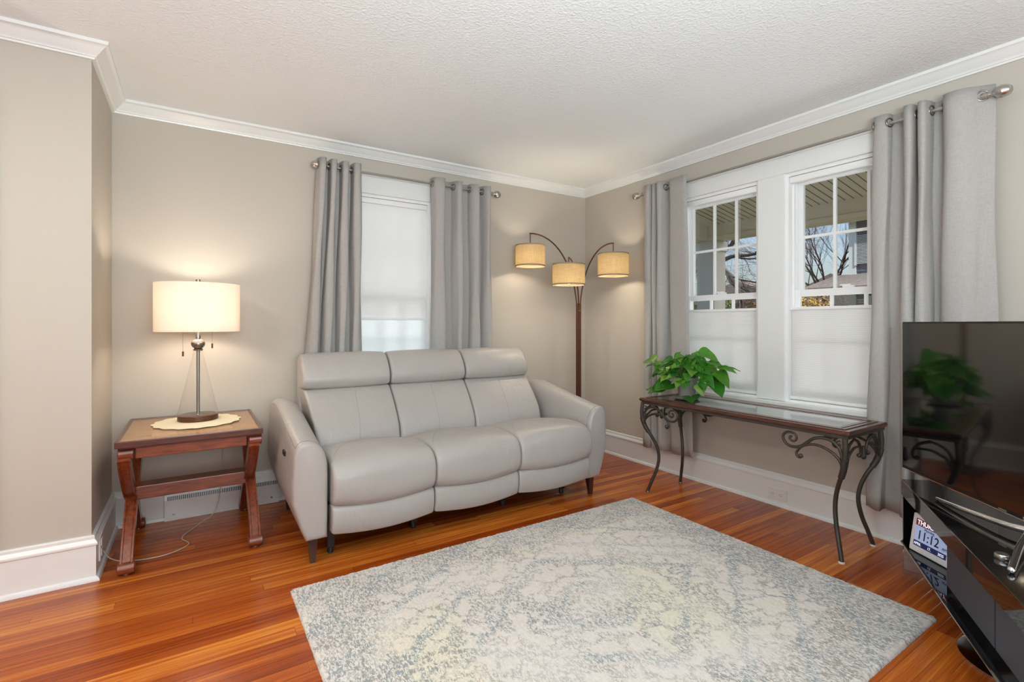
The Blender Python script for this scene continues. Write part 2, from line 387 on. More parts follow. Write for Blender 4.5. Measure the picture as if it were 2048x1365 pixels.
def catmull(pts, n=6, closed=False):
    P = [Vector(p) for p in pts]; out = []; N = len(P)
    rng = range(N if closed else N-1)
    for i in rng:
        p0 = P[(i-1) % N] if (closed or i > 0) else P[0]*2-P[1]
        p1 = P[i]; p2 = P[(i+1) % N]
        p3 = P[(i+2) % N] if (closed or i+2 < N) else P[-1]*2-P[-2]
        for k in range(n):
            t = k/n
            out.append(.5*((2*p1)+(p2-p0)*t+(2*p0-5*p1+4*p2-p3)*t*t+(3*p1-p0-3*p2+p3)*t**3))
    if not closed: out.append(P[-1])
    return out
def tube(bm, pts, r, seg=8, cap=True, flat=None, fix=True):
    P = [Vector(p) for p in pts]; n = len(P)
    R = r if isinstance(r, (list, tuple)) else [r]*n
    t0 = (P[1]-P[0]).normalized(); up = Vector((0, 0, 1)) if abs(t0.z) < .9 else Vector((1, 0, 0))
    nrm = t0.cross(up).normalized(); rings = []
    for i in range(n):
        t = (P[min(i+1, n-1)]-P[max(i-1, 0)])
        if t.length < 1e-9: t = t0
        t.normalize(); nrm = (nrm-t*nrm.dot(t)); nrm.normalize(); bi = t.cross(nrm)
        fa = flat or 1
        rings.append([bm.verts.new(P[i]+R[i]*(math.cos(2*PI*k/seg)*nrm*fa+math.sin(2*PI*k/seg)*bi)) for k in range(seg)])
    fs = []
    for a, b in zip(rings, rings[1:]):
        for k in range(seg): fs.append(bm.faces.new((a[k], a[(k+1) % seg], b[(k+1) % seg], b[k])))
    if cap: fs.append(bm.faces.new(rings[0][::-1])); fs.append(bm.faces.new(rings[-1]))
    if fix: bmesh.ops.recalc_face_normals(bm, faces=fs)
def sphere(bm, c, r, sc_=(1, 1, 1), seg=24):
    prof = [(max(1e-4, r*math.sin(PI*i/14)), -r*math.cos(PI*i/14)) for i in range(15)]
    M = Matrix.Translation(c) @ Matrix.Diagonal((*sc_, 1))
    lathe(bm, prof, (0, 0, 0), seg, M=M, cap=False)
def torus(bm, c, nrm, R, r, seg=20, s2=8):
    q = Vector(nrm).to_track_quat('Z', 'Y').to_matrix()
    rings = []
    for i in range(seg):
        a = 2*PI*i/seg
        rings.append([bm.verts.new(Vector(c)+q@Vector(((R+r*math.cos(2*PI*k/s2))*math.cos(a), (R+r*math.cos(2*PI*k/s2))*math.sin(a), r*math.sin(2*PI*k/s2)))) for k in range(s2)])
    for i in range(seg):
        a, b = rings[i], rings[(i+1) % seg]
        for k in range(s2): bm.faces.new((a[k], a[(k+1) % s2], b[(k+1) % s2], b[k]))
def wloc(o):
    return o.location.copy() if o.parent is None else wloc(o.parent)+o.matrix_parent_inverse.translation+o.location
def obj(name, bm, material, parent=None, smooth=False, angle=None, origin=None):
    me = bpy.data.meshes.new(name)
    if origin: 
        for v in bm.verts: v.co -= Vector(origin)
    bm.to_mesh(me); bm.free()
    o = bpy.data.objects.new(name, me); COL.objects.link(o)
    if origin: o.location = origin
    if material: me.materials.append(material)
    if smooth:
        for p in me.polygons: p.use_smooth = True
        if angle is not None:
            me.set_sharp_from_angle(angle=math.radians(angle))
    if parent is not None:
        o.parent = parent
        o.matrix_parent_inverse = Matrix.Translation(-wloc(parent))
    return o
def thing(name, label, cat, loc=(0, 0, 0), group=None):
    o = bpy.data.objects.new(name, None); COL.objects.link(o); o.location = loc; o.empty_display_size = .1
    o['label'] = label; o['category'] = cat
    if group: o['group'] = group
    return o
def tag(o, label, cat, group=None, kind=None):
    o['label'] = label; o['category'] = cat
    if group: o['group'] = group
    if kind: o['kind'] = kind
    return o
def struct(name, bm, m, parent=None, smooth=False, angle=30):
    o = obj(name, bm, m, parent, smooth, angle)
    if parent is None: o['kind'] = 'structure'
    return o
def NB(): return bmesh.new()

# ------------------------------------------------------------------ room shell
XR, YB, XB, YF, ZC = 3.136, 3.569, -.385, 2.905, 2.42
ZCAS = 2.215
bm = NB(); box(bm, -4.1, 3.30, -2.9, 3.75, -.12, 0); struct('floor', bm, m_floor)
bm = NB(); box(bm, -4.1, 3.30, -2.9, 3.75, ZC, ZC+.12); struct('ceiling', bm, m_ceiling)
# back wall with window hole
W1 = (.95, 1.55, .66, 2.10)
def wall_with_holes(bm, f, u0, u1, holes, w0, w1, top=ZC):
    """f maps (u,w,z); holes sorted by u"""
    def b(ua, ub, za, zb):
        if ub-ua < 1e-4 or zb-za < 1e-4: return
        vs = box(bm, ua, ub, w0, w1, za, zb)
        for v in vs: v.co = Vector(f(*v.co))
    cur = u0
    for (a, c, z0, z1) in holes:
        b(cur, a, 0, top); b(a, c, 0, z0); b(a, c, z1, top); cur = c
    b(cur, u1, 0, top)
    bmesh.ops.recalc_face_normals(bm, faces=bm.faces[:])
fB = lambda u, w, z: (u, YB+w, z)
fR = lambda u, w, z: (XR+w, u, z)
bm = NB(); wall_with_holes(bm, fB, XB-.14, XR+.16, [W1], 0, .16); struct('wall_back', bm, m_wall)
W2 = (1.022, 1.679, .66, 2.10); W3 = (1.846, 2.492, .66, 2.10)
bm = NB(); wall_with_holes(bm, fR, -2.8, YB, [W2, W3], 0, .16); struct('wall_right', bm, m_wall)
bm = NB(); box(bm, XB-.14, XB, YF, YB, 0, ZC); struct('wall_return', bm, m_wall)
bm = NB()
fF = lambda u, w, z: (u, YF+w, z)
wall_with_holes(bm, fF, -4.1, XB-.14, [(-1.75, -.80, 0, 2.03)], 0, .14); struct('wall_bump', bm, m_wall)
bm = NB(); wall_with_holes(bm, lambda u, w, z: (u, -2.8-w, z), -4.1, 3.296, [(-1.1, 1.9, .7, 2.2)], 0, .14); struct('wall_rear', bm, m_wall)
bm = NB(); wall_with_holes(bm, lambda u, w, z: (-4.0-w, u, z), -2.8, YF, [(-1.2, 1.4, .7, 2.2)], 0, .1); struct('wall_left', bm, m_wall)
# door leaf and casing at the left edge of the bump wall
bm = NB(); box(bm, -1.74, -.81, YF+.05, YF+.09, .01, 2.02, .003); 
for (x0, x1) in ((-1.62, -1.31), (-1.24, -.93)):
    for (z0, z1) in ((.2, .95), (1.1, 1.85)):
        box(bm, x0, x1, YF+.044, YF+.052, z0, z1, .003)
struct('door_1', bm, m_trim)
bm = NB()
box(bm, -.80, -.682, YF-.022, YF+.001, 0, 2.04, .003); box(bm, -1.87, -1.752, YF-.022, YF+.001, 0, 2.04, .003)
box(bm, -1.89, -.682, YF-.026, YF+.001, 2.04, 2.15, .003)
struct('trim_4', bm, m_trim)

# mouldings: profile (d from wall, z) swept along the wall path with mitres
def sweep(bm, path, prof):
    """path: list of (x,y); room is to the RIGHT of travel. prof: list of (d,z)"""
    n = len(path); nr = []
    for i in range(n-1):
        d = Vector((path[i+1][0]-path[i][0], path[i+1][1]-path[i][1])); d.normalize(); nr.append(Vector((d.y, -d.x)))
    rings = []
    for i, p in enumerate(path):
        if i == 0: o = nr[0]
        elif i == n-1: o = nr[-1]
        else:
            a, b = nr[i-1], nr[i]; o = (a+b)/(1+a.dot(b))
        rings.append([bm.verts.new((p[0]+o.x*d, p[1]+o.y*d, z)) for d, z in prof])
    m = len(prof)
    for a, b in zip(rings, rings[1:]):
        for k in range(m): bm.faces.new((a[k], a[(k+1) % m], b[(k+1) % m], b[k]))
    bm.faces.new(rings[0]); bm.faces.new(rings[-1][::-1])
    bmesh.ops.recalc_face_normals(bm, faces=bm.faces[:])
crown = [(0, 2.350), (.012, 2.350), (.014, 2.358), (.019, 2.360), (.021, 2.366), (.027, 2.371), (.037, 2.380), (.050, 2.394), (.060, 2.404), (.066, 2.406), (.068, ZC+.002), (0, ZC+.002)]
base = [(0, 0), (.032, 0), (.032, .006), (.027, .016), (.018, .020), (.018, .158), (.024, .162), (.024, .170), (.018, .180), (.013, .186), (.013, .198), (.008, .203), (0, .203)]
path_back = [(XB, YB), (XR, YB)]
bm = NB(); sweep(bm, [(-4.0, YF), (XB, YF), (XB, YB), (XR, YB), (XR, -2.8)], crown); o = struct('trim_1', bm, m_trim, smooth=True, angle=35)
bm = NB(); sweep(bm, [(-.682, YF), (XB, YF), (XB, YB), (-.15, YB)], base); struct('baseboard_left', bm, m_trim, smooth=True, angle=30)
bm = NB(); sweep(bm, [(-.15, YB), (XR, YB)], base); struct('baseboard_back', bm, m_trim, smooth=True, angle=30)
bm = NB(); sweep(bm, [(XR, YB-.019), (XR, -2.8)], base); struct('baseboard_right', bm, m_trim, smooth=True, angle=30)

# ------------------------------------------------------------------ windows
def mapbox(bm, f, *a, bev=0):
    vs = box(bm, *a, bev=bev)
    for v in vs: v.co = Vector(f(*v.co))
def window(name, f, W, sill=True):
    u0, u1, z0, z1 = W
    bm = NB()  # frame / jambs
    j = .022
    mapbox(bm, f, u0, u0+j, .0, .15, z0, z1); mapbox(bm, f, u1-j, u1, .0, .15, z0, z1)
    mapbox(bm, f, u0+j, u1-j, .0, .15, z1-j, z1); mapbox(bm, f, u0+j, u1-j, .0, .15, z0, z0+j)
    # stops on the jambs
    for a, b in ((u0+j, u0+j+.010), (u1-j-.010, u1-j)):
        mapbox(bm, f, a, b, .048, .060, z0+j, z1-j); mapbox(bm, f, a, b, .088, .098, z0+j, z1-j)
    bmesh.ops.recalc_face_normals(bm, faces=bm.faces[:])
    fr = struct(name, bm, m_vinyl)
    zm = 1.352
    iu0, iu1 = u0+j+.002, u1-j-.002
    for (nm, w0, w1, za, zb) in (('upper_sash', .100, .128, zm-.022, z1-j-.002), ('lower_sash', .062, .086, z0+j+.002, zm+.018)):
        st = .036; bm = NB()
        mapbox(bm, f, iu0, iu0+st, w0, w1, za, zb, bev=.003); mapbox(bm, f, iu1-st, iu1, w0, w1, za, zb, bev=.003)
        rt, rb = (.040, .040) if nm == 'upper_sash' else (.042, .06)
        mapbox(bm, f, iu0+st, iu1-st, w0, w1, zb-rt, zb, bev=.003); mapbox(bm, f, iu0+st, iu1-st, w0, w1, za, za+rb, bev=.003)
        gu0, gu1, ga, gb = iu0+st, iu1-st, za+rb, zb-rt
        wm = (w0+w1)/2
        for k in (1, 2):
            uc = gu0+(gu1-gu0)*k/3; mapbox(bm, f, uc-.008, uc+.008, wm-.009, wm+.009, ga, gb)
        zc = (ga+gb)/2; mapbox(bm, f, gu0, gu1, wm-.008, wm+.008, zc-.008, zc+.008)
        bmesh.ops.recalc_face_normals(bm, faces=bm.faces[:])
        s = obj(nm, bm, m_vinyl, fr)
        bm = NB(); mapbox(bm, f, gu0-.002, gu1+.002, wm-.0015, wm+.0015, ga-.002, gb+.002); obj('glass_pane', bm, m_glass, s)
        if nm == 'lower_sash':
            bm = NB(); um = (u0+u1)/2
            mapbox(bm, f, um-.030, um+.030, w0+.001, w1-.001, zb, zb+.012, bev=.003); mapbox(bm, f, um-.012, um+.045, w0+.004, w1-.006, zb+.011, zb+.02, bev=.003)
            obj('sash_lock', bm, m_vinyl, s)
    return fr
window('window_1', fB, W1); window('window_2', fR, W2); window('window_3', fR, W3)
def casing(name, f, u0, u1, zt, mull=None, inner=()):
    bm = NB(); c = .115
    mapbox(bm, f, u0-c, u0+.002, -.02, .0, .67, 2.098, bev=.002); mapbox(bm, f, u1-.002, u1+c, -.02, .0, .67, 2.098, bev=.002)
    mapbox(bm, f, u0-c-.01, u1+c+.01, -.024, .0, 2.098, zt-.010, bev=.002); mapbox(bm, f, u0-c-.022, u1+c+.022, -.036, .0, zt-.012, zt, bev=.003)
    if mull: mapbox(bm, f, mull[0]-.002, mull[1]+.002, -.02, .0, .67, 2.099, bev=.002)
    mapbox(bm, f, u0-c-.015, u1+c+.015, -.055, .05, .645, .668, bev=.004)   # stool
    mapbox(bm, f, u0-c, u1+c, -.018, .0, .545, .646, bev=.002)             # apron
    bmesh.ops.recalc_face_normals(bm, faces=bm.faces[:])
    return struct(name, bm, m_trim)
casing('trim_2', fB, W1[0], W1[1], 2.232)
casing('trim_3', fR, W2[0], W3[1], 2.215, mull=(W2[1], W3[0]))

# shades
def pleated(f, u0, u1, w, z0, z1, n, dep=.0005):
    bm = NB(); L = []
    for k in range(n*2+1):
        z = z0+(z1-z0)*k/(n*2); ww = w-(dep if k % 2 else 0)
        L.append((bm.verts.new(f(u0, ww, z)), bm.verts.new(f(u1, ww, z))))
    for a, b in zip(L, L[1:]): bm.faces.new((a[0], a[1], b[1], b[0]))
    return bm
def solidify(o, t):
    m = o.modifiers.new('thickness', 'SOLIDIFY'); m.thickness = t; m.offset = 0
def shade(f, W, ztop, label, lit_z=None, head=True, cord=False):
    u0, u1 = W[0]+.024, W[1]-.024
    t = thing('cellular_shade', label, 'window shade', f((u0+u1)/2, .02, W[2]+.02), 'cellular shades')
    zb = W[2]+.03
    bm = NB(); mapbox(bm, f, u0, u1, .006, .040, W[3]-.062, W[3]-.024, bev=.006); obj('headrail', bm, m_vinyl, t, True, 40)
    if lit_z:
        o = obj('shade_fabric', pleated(f, u0+.002, u1-.002, .03, lit_z+.012, W[3]-.062, 55), m_shade, t); solidify(o, .0008)
        o = obj('lit_fabric', pleated(f, u0+.002, u1-.002, .03, zb+.012, lit_z-.002, 28), m_shade_lit, t); solidify(o, .0008)  # same shade, more translucent here to put the brighter light into the cloth
        bm = NB(); mapbox(bm, f, u0, u1, .016, .036, lit_z-.004, lit_z+.014, bev=.003); obj('added_middle_rail', bm, m_vinyl, t)  # rail added where the two cloths meet
    else:
        o = obj('shade_fabric', pleated(f, u0+.002, u1-.002, .03, zb+.012, ztop-.016, 46), m_shade, t); solidify(o, .0008)
        bm = NB(); mapbox(bm, f, u0, u1, .014, .038, ztop-.018, ztop, bev=.003); obj('top_rail', bm, m_vinyl, t)
        if cord == 2:
            bm = NB()
            for q in (.22,):
                uu = u0+(u1-u0)*q; tube(bm, [f(uu, .026, ztop), f(uu, .026, W[3]-.05)], .0007, 5)
            obj('lift_cord', bm, m_white, t)
    bm = NB(); mapbox(bm, f, u0, u1, .014, .038, zb-.004, zb+.014, bev=.003); obj('bottom_rail', bm, m_vinyl, t)
shade(fB, W1, 2.0, 'white shade fully lowered over the window behind the sofa', lit_z=1.19)
shade(fR, W3, 1.262, 'white shade dropped half way, in the window behind the potted plant', cord=2)
shade(fR, W2, 1.262, 'white shade dropped half way, in the window nearest the television', cord=True)

# ------------------------------------------------------------------ curtains and rods
def rod(f, u0, u1, z, label, big=1.0, brk=(.05, .95)):
    t = thing('curtain_rod', label, 'curtain rod', f((u0+u1)/2, -.09, z), 'curtain rods')
    bm = NB(); tube(bm, [f(u0, -.09, z), f(u1, -.09, z)], .0085, 16); obj('rod_tube', bm, m_nickel, t, True, 40)
    d = 1 if u1 > u0 else -1
    for ue, s in ((u0, -d), (u1, d)):
        bm = NB()
        a, b = Vector(f(ue, -.09, z)), Vector(f(ue+s, -.09, z)); ax = (b-a)
        Mx = Matrix.Translation(a) @ ax.to_track_quat('Z', 'Y').to_matrix().to_4x4()
        lathe(bm, [(.0001, -.02), (.014, -.018), (.015, -.008), (.0125, -.006), (.0125, .002), (.015, .004), (.015, .011), (.011, .014), (.011, .02), (.016, .026), (.0245, .034), (.0275, .044), (.0275, .048), (.0285, .05), (.0285, .054), (.0275, .056), (.0265, .064), (.022, .074), (.013, .083), (.0001, .086)], seg=24, M=Mx, cap=False)
        obj('finial', bm, m_nickel, t, True, 50)
    for q in brk:
        u = u0+(u1-u0)*q; bm = NB()
        lathe(bm, [(.0001, 0), (.022, 0), (.022, .006), (.0001, .006)], seg=20, M=Matrix.Translation(f(u, 0, z)) @ (Vector(f(u, -1, z))-Vector(f(u, 0, z))).to_track_quat('Z', 'Y').to_matrix().to_4x4(), cap=False)
        tube(bm, [f(u, 0, z), f(u, -.082, z)], .006, 10); tube(bm, [f(u, -.08, z-.014), f(u, -.09, z-.016), f(u, -.10, z-.012), f(u, -.104, z)], .004, 8)
        obj('wall_bracket', bm, m_dnickel, t, True, 40)
rod(fB, .745, 2.05, 2.222, 'brushed nickel curtain rod above the window behind the sofa')
rod(fR, 2.79, .715, 2.201, 'long brushed nickel curtain rod over the double window beside the television')

def curtain(f, path, ztop, zbot, zrod, label, spread, centre, flare_d=.0, n_z=26, hem=None):
    """path: (u, d) list; spread: factor of width at the hem; centre: fixed u"""
    cv = catmull([(p[0], p[1], 0) for p in path], 5)
    u_a, u_b = path[0][0], path[-1][0]
    t = thing('curtain', label, 'curtain', f((u_a+u_b)/2, -.09, zbot), 'grommet curtain panels')
    bm = NB(); rows = []
    random.seed(len(path)*31+int(zbot*1000))
    ph = random.random()*6
    for k in range(n_z+1):
        q = k/n_z; z = ztop+(zbot-ztop)*q; e = q**1.15
        row = []
        for i, p in enumerate(cv):
            s = 1+(spread-1)*e
            u = centre+(p.x-centre)*s + .006*math.sin(3.1*q*PI+i*.25+ph)*min(1, q*4)
            dm = .09
            d = dm+(p.y-dm)*(1-.22*e+.10*math.sin(i*.17+ph)*e)+flare_d*e
            d = max(.063, d)
            zz = z + (.006*math.sin(i*.35) if k == n_z else 0) - (.004*abs(p.y-.09)/.05 if k == 0 else 0)
            row.append(bm.verts.new(f(u, -d, zz)))
        rows.append(row)
    for a, b in zip(rows, rows[1:]):
        for i in range(len(cv)-1): bm.faces.new((a[i], a[i+1], b[i+1], b[i]))
    bmesh.ops.recalc_face_normals(bm, faces=bm.faces[:])
    o = obj('curtain_cloth', bm, m_curtain, t, True); solidify(o, .0022)
    # stitched top and bottom hems
    for zz0 in ((zbot+.075),):
        q = (zz0-ztop)/(zbot-ztop); e = q**1.15; pts = []
    # grommets where the cloth crosses the rod
    for a, b in zip(cv, cv[1:]):
        if (a.y-.09)*(b.y-.09) < 0:
            w = (.09-a.y)/(b.y-a.y); u = a.x+(b.x-a.x)*w
            tn = Vector(f(b.x, -b.y, 0))-Vector(f(a.x, -a.y, 0)); nn = tn.cross(Vector((0, 0, 1)))
            bm = NB(); torus(bm, f(u, -.09, zrod), nn, .0225, .0045)
            obj('grommet', bm, m_dnickel, t, True)
    return t
ZR = 2.222
curtain(fB, [(.70, .06), (.705, .10), (.715, .145), (.742, .148), (.752, .10), (.757, .05), (.77, .05), (.778, .10), (.785, .142), (.812, .146), (.820, .10), (.828, .05), (.845, .05), (.853, .10), (.86, .140), (.890, .145), (.899, .10), (.905, .05), (.92, .05), (.929, .10), (.936, .14), (.965, .148), (.982, .12), (.985, .09)],
        2.268, .16, ZR, 'grey grommet curtain beside the table lamp, its four folds bunched tight', 1.45, .975)
curtain(fB, [(1.525, .07), (1.53, .11), (1.545, .14), (1.60, .150), (1.622, .11), (1.63, .05), (1.66, .046), (1.69, .055), (1.708, .10), (1.725, .14), (1.757, .142), (1.768, .10), (1.776, .05), (1.81, .046), (1.84, .055), (1.85, .10), (1.868, .13), (1.905, .142), (1.915, .10), (1.920, .05), (1.945, .05), (1.965, .10), (1.985, .14), (2.012, .14), (2.03, .10)],
        2.268, .16, ZR, 'grey grommet curtain beside the floor lamp, open folds at the window edge', 1.04, 1.53)
ZR2 = 2.205
curtain(fR, [(2.73, .06), (2.72, .10), (2.705, .14), (2.665, .145), (2.653, .11), (2.648, .075), (2.64, .11), (2.628, .14), (2.613, .11), (2.608, .08), (2.60, .12), (2.58, .145), (2.555, .14), (2.54, .10), (2.53, .055), (2.505, .05), (2.495, .095), (2.48, .112), (2.42, .115), (2.36, .114), (2.342, .10)],
        2.252, .185, ZR2, 'grey grommet curtain behind the potted plant and table end', 1.20, 2.60, .0)
curtain(fR, [(1.16, .085), (1.155, .102), (1.13, .112), (1.10, .108), (1.09, .088), (1.08, .05), (1.04, .046), (1.022, .09), (1.012, .14), (.985, .148), (.975, .10), (.970, .07), (.962, .10), (.955, .14), (.93, .148), (.918, .10), (.91, .05), (.89, .046), (.872, .09), (.858, .13), (.83, .148), (.79, .145), (.76, .122), (.740, .098), (.716, .082), (.69, .070)],
        2.252, .175, ZR2, 'grey grommet curtain beside the television, its outer fold broad and flat', 1.10, .80, .0)

# ------------------------------------------------------------------ baseboard register, outlets
t = thing('baseboard_register', 'low white slotted heating register in the baseboard behind the side table', 'heating vent', (.165, YB-.03, 0))
bm = NB(); 
prism(bm, [(YB-.019, .0), (YB-.050, .0), (YB-.050, .12), (YB-.040, .165), (YB-.019, .178)], 'x', -.14, .47)
obj('register_cover', bm, m_trim, t)
bm = NB()
for k in range(62):
    x = -.125+k*.0095
    box(bm, x, x+.0045, YB-.0515, YB-.0495, .118, .142)
obj('vent_slots', bm, m_black, t)
for xs_ in (-.10, .42):
    bm = NB(); box(bm, xs_, xs_+.012, YB-.053, YB-.049, .03, .042, .001); obj('screw', bm, m_dnickel, t)
def outlet(f, u, z, w, h, label, group='wall outlets'):
    t = thing('wall_outlet', label, 'outlet', f(u, -.02, z-h/2), group)
    bm = NB(); mapbox(bm, f, u-w/2, u+w/2, -.026, -.018, z-h/2, z+h/2, bev=.003); bmesh.ops.recalc_face_normals(bm, faces=bm.faces[:]); obj('cover_plate', bm, m_white, t)
    hor = w > h
    for s in (-1, 1):
        cu = u+(s*w*.2 if hor else 0); cz = z+(0 if hor else s*h*.2)
        bm = NB(); mapbox(bm, f, cu-.016, cu+.016, -.029, -.025, cz-.016, cz+.016, bev=.001); r = obj('receptacle', bm, m_white, t)
        bm = NB()
        for q in (-.006, .006):
            if hor: mapbox(bm, f, cu-.004, cu+.004, -.0296, -.0285, cz+q-.001, cz+q+.001)
            else: mapbox(bm, f, cu+q-.001, cu+q+.001, -.0296, -.0285, cz-.004, cz+.004)
        mapbox(bm, f, cu+(.008 if hor else -.002), cu+(.012 if hor else .002), -.0296, -.0285, cz-(.002 if hor else .012), cz+(.002 if hor else -.008))
        obj('slot', bm, m_black, r)
outlet(fR, 1.715, .075, .122, .072, 'white double outlet set in the baseboard under the console table')
outlet(lambda u, w, z: (XB-w, u, z), 2.985, .115, .07, .115, 'white outlet on the short return baseboard beside the side table')

# ------------------------------------------------------------------ rug
def rug():
    x0, x1, y0, y1, h = .352, 2.435, .715, 2.305, .014
    nx, ny = 240, 190; bm = NB(); cx, cy = (x0+x1)/2, (y0+y1)/2
    random.seed(3); G = []
    for j in range(ny+1):
        row = []
        for i in range(nx+1):
            u, v = i/nx, j/ny; x = x0+(x1-x0)*u; y = y0+(y1-y0)*v
            e = min(x-x0, x1-x, y-y0, y1-y); q = min(1, e/.012)
            z = .004+(h-.004)*math.sqrt(1-(1-q)**2)+random.uniform(-.0016, .0016)
            jx = random.uniform(-.0008, .0008) if e < .012 else 0; jy = random.uniform(-.0008, .0008) if e < .012 else 0
            # rounded corners
            row.append(bm.verts.new((x+jx, y+jy, z)))
        G.append(row)
    for j in range(ny):
        for i in range(nx): bm.faces.new((G[j][i], G[j][i+1], G[j+1][i+1], G[j+1][i]))
    per = [G[0][i] for i in range(nx)]+[G[j][nx] for j in range(ny)]+[G[ny][i] for i in range(nx, 0, -1)]+[G[j][0] for j in range(ny, 0, -1)]
    low = [bm.verts.new((v.co.x, v.co.y, .0005)) for v in per]; n = len(per)
    for i in range(n): bm.faces.new((per[i], low[i], low[(i+1) % n], per[(i+1) % n]))
    o = obj('area_rug', bm, m_rug, None, True, None, origin=(cx, cy, 0))
    tag(o, 'pale grey and cream rug with a faded medallion pattern on the wood floor', 'rug')
rug()

# ------------------------------------------------------------------ sofa
def offset_poly(P, d):
    n = len(P); out = []
    for i in range(n):
        a = P[(i-1) % n]; b = P[(i+1) % n]; t = Vector((b[0]-a[0], b[1]-a[1]));
        if t.length < 1e-9: t = Vector((1, 0))
        t.normalize(); out.append((P[i][0]-t.y*d, P[i][1]+t.x*d))
    return out
def cushion(profile, x0, x1, r=.03, bulge=.012, nx=18, shear=None, n=6, crown_=None):
    """closed profile in (y,z), clockwise seen from +x so offset is outward; rounded at both ends"""
    P = catmull([(p[0], p[1], 0) for p in profile], n, True); P = [(p.x, p.y) for p in P]
    ar = sum(P[i][0]*P[(i+1) % len(P)][1]-P[(i+1) % len(P)][0]*P[i][1] for i in range(len(P)))
    sgn = 1 if ar < 0 else -1
    xs = []
    for k in range(7): a = PI/2*k/6; xs.append((x0+r*(1-math.cos(a)) if False else x0+r*(1-math.cos(a)), -r*(1-math.sin(a))))
    mid = [(x0+r+(x1-x0-2*r)*k/nx, 0) for k in range(1, nx)]
    rights = [(x1-(x-x0), o) for x, o in xs][::-1]
    secs = xs+mid+rights
    bm = NB(); rings = []
    cy = sum(p[0] for p in P)/len(P); cz = sum(p[1] for p in P)/len(P)
    for x, off in secs:
        t = (x-x0)/(x1-x0); bl = bulge*(math.sin(PI*t)**.6 if 0 < t < 1 else 0)
        Q = offset_poly(P, sgn*(off+bl)); ring = []
        for (y, z) in Q:
            xx = x
            if shear: xx = shear(x, y, z)
            if crown_: z += crown_(t, y, z)
            ring.append(bm.verts.new((xx, y, z)))
        rings.append(ring)
    m = len(P)
    for a, b in zip(rings, rings[1:]):
        for k in range(m): bm.faces.new((a[k], a[(k+1) % m], b[(k+1) % m], b[k]))
    for ring in (rings[0], rings[-1]):
        c = bm.verts.new(sum((v.co for v in ring), Vector())/m)
        for k in range(m): bm.faces.new((ring[k], ring[(k+1) % m], c))
    bmesh.ops.recalc_face_normals(bm, faces=bm.faces[:])
    return bm
def seam_on(o, rays, r=.0013, name='seam', mat_=None):
    """o: mesh object in world-ish coordinates (before parenting offset); rays: list of (origin, dir)"""
    bv = BVHTree.FromPolygons([v.co.copy() for v in o.data.vertices], [list(p.vertices) for p in o.data.polygons])
    pts = []
    for og, d in rays:
        h = bv.ray_cast(Vector(og), Vector(d).normalized())
        if h[0] is not None: pts.append(h[0]+h[1]*(-.0002 if h[1].dot(Vector(d)) < 0 else .0002))
    if len(pts) > 2:
        bm = NB(); tube(bm, pts, r, 6); return obj(name, bm, mat_ or m_stitch2, o, True)
sofa = thing('reclining_sofa', 'pale grey leather three-seat reclining sofa under the shaded window', 'sofa', (1.38, 2.95, 0))
# seats
seat_prof = [(2.462, .283), (2.432, .315), (2.422, .37), (2.432, .43), (2.475, .474), (2.56, .492), (2.70, .492), (2.84, .470), (2.97, .44), (3.03, .40), (3.02, .32), (2.90, .27), (2.65, .268), (2.52, .270)]
sx = [.560, 1.094, 1.638, 2.198]
for i in range(3):
    a, b = sx[i]+.001, sx[i+1]-.001
    o = obj('seat_cushion', cushion(seat_prof, a, b, .018, .010, crown_=lambda t, y, z: (.014 if z > .4 else -.020*max(0, min(1, (.40-z)/.1)) if y < 2.75 else 0)*max(0, math.sin(PI*t))), m_leather, sofa, True)
    rays = []
    for k in range(31):
        q = k/30; x = a+.012+(b-a-.024)*q
        yy = 2.80 - .30*max(0, 1-q/.45)**2.2
        rays.append(((x, yy, 1.2), (0, 0, -1)))
    seam_on(o, rays)
# footrests
foot_prof = [(2.475, .140), (2.462, .150), (2.450, .20), (2.452, .255), (2.470, .276), (2.52, .276), (2.56, .25), (2.56, .15), (2.52, .135)]
for i in range(3):
    obj('footrest', cushion(foot_prof, sx[i]+.002, sx[i+1]-.002, .012, .007, crown_=lambda t, y, z: -.018*max(0, math.sin(PI*t))), m_leather, sofa, True)
# backs
back_prof = [(2.94, .40), (2.945, .47), (2.965, .54), (3.02, .62), (3.085, .695), (3.135, .745), (3.165, .762), (3.23, .765), (3.33, .75), (3.33, .60), (3.25, .45), (3.10, .36), (2.98, .36)]
head_prof = [(3.150, .766), (3.118, .790), (3.112, .83), (3.135, .885), (3.175, .935), (3.215, .962), (3.265, .968), (3.31, .945), (3.325, .88), (3.32, .80), (3.27, .762)]
bx = [(.598, 1.082, .556, 1.084), (1.086, 1.612, 1.088, 1.628), (1.616, 2.160, 1.634, 2.165)]
hx = [(.545, 1.078), (1.084, 1.622), (1.630, 2.158)]
for i in range(3):
    lo0, lo1, hi0, hi1 = bx[i]
    def sh(x, y, z, lo0=lo0, lo1=lo1, hi0=hi0, hi1=hi1):
        t = (x-lo0)/(lo1-lo0); q = max(0, min(1, (z-.44)/.31)); return (lo0+(hi0-lo0)*q)+((lo1-lo0)+((hi1-hi0)-(lo1-lo0))*q)*t
    o = obj('backrest_cushion', cushion(back_prof, lo0, lo1, .018, .009, shear=sh), m_leather, sofa, True)
    xc = (lo0+lo1)/2-.01
    seam_on(o, [((xc+.02*q, 2.6, .46+.285*q), (0, 1, 0)) for q in [k/20 for k in range(21)]])
    o = obj('headrest', cushion(head_prof, hx[i][0], hx[i][1], .018, .009), m_leather, sofa, True)
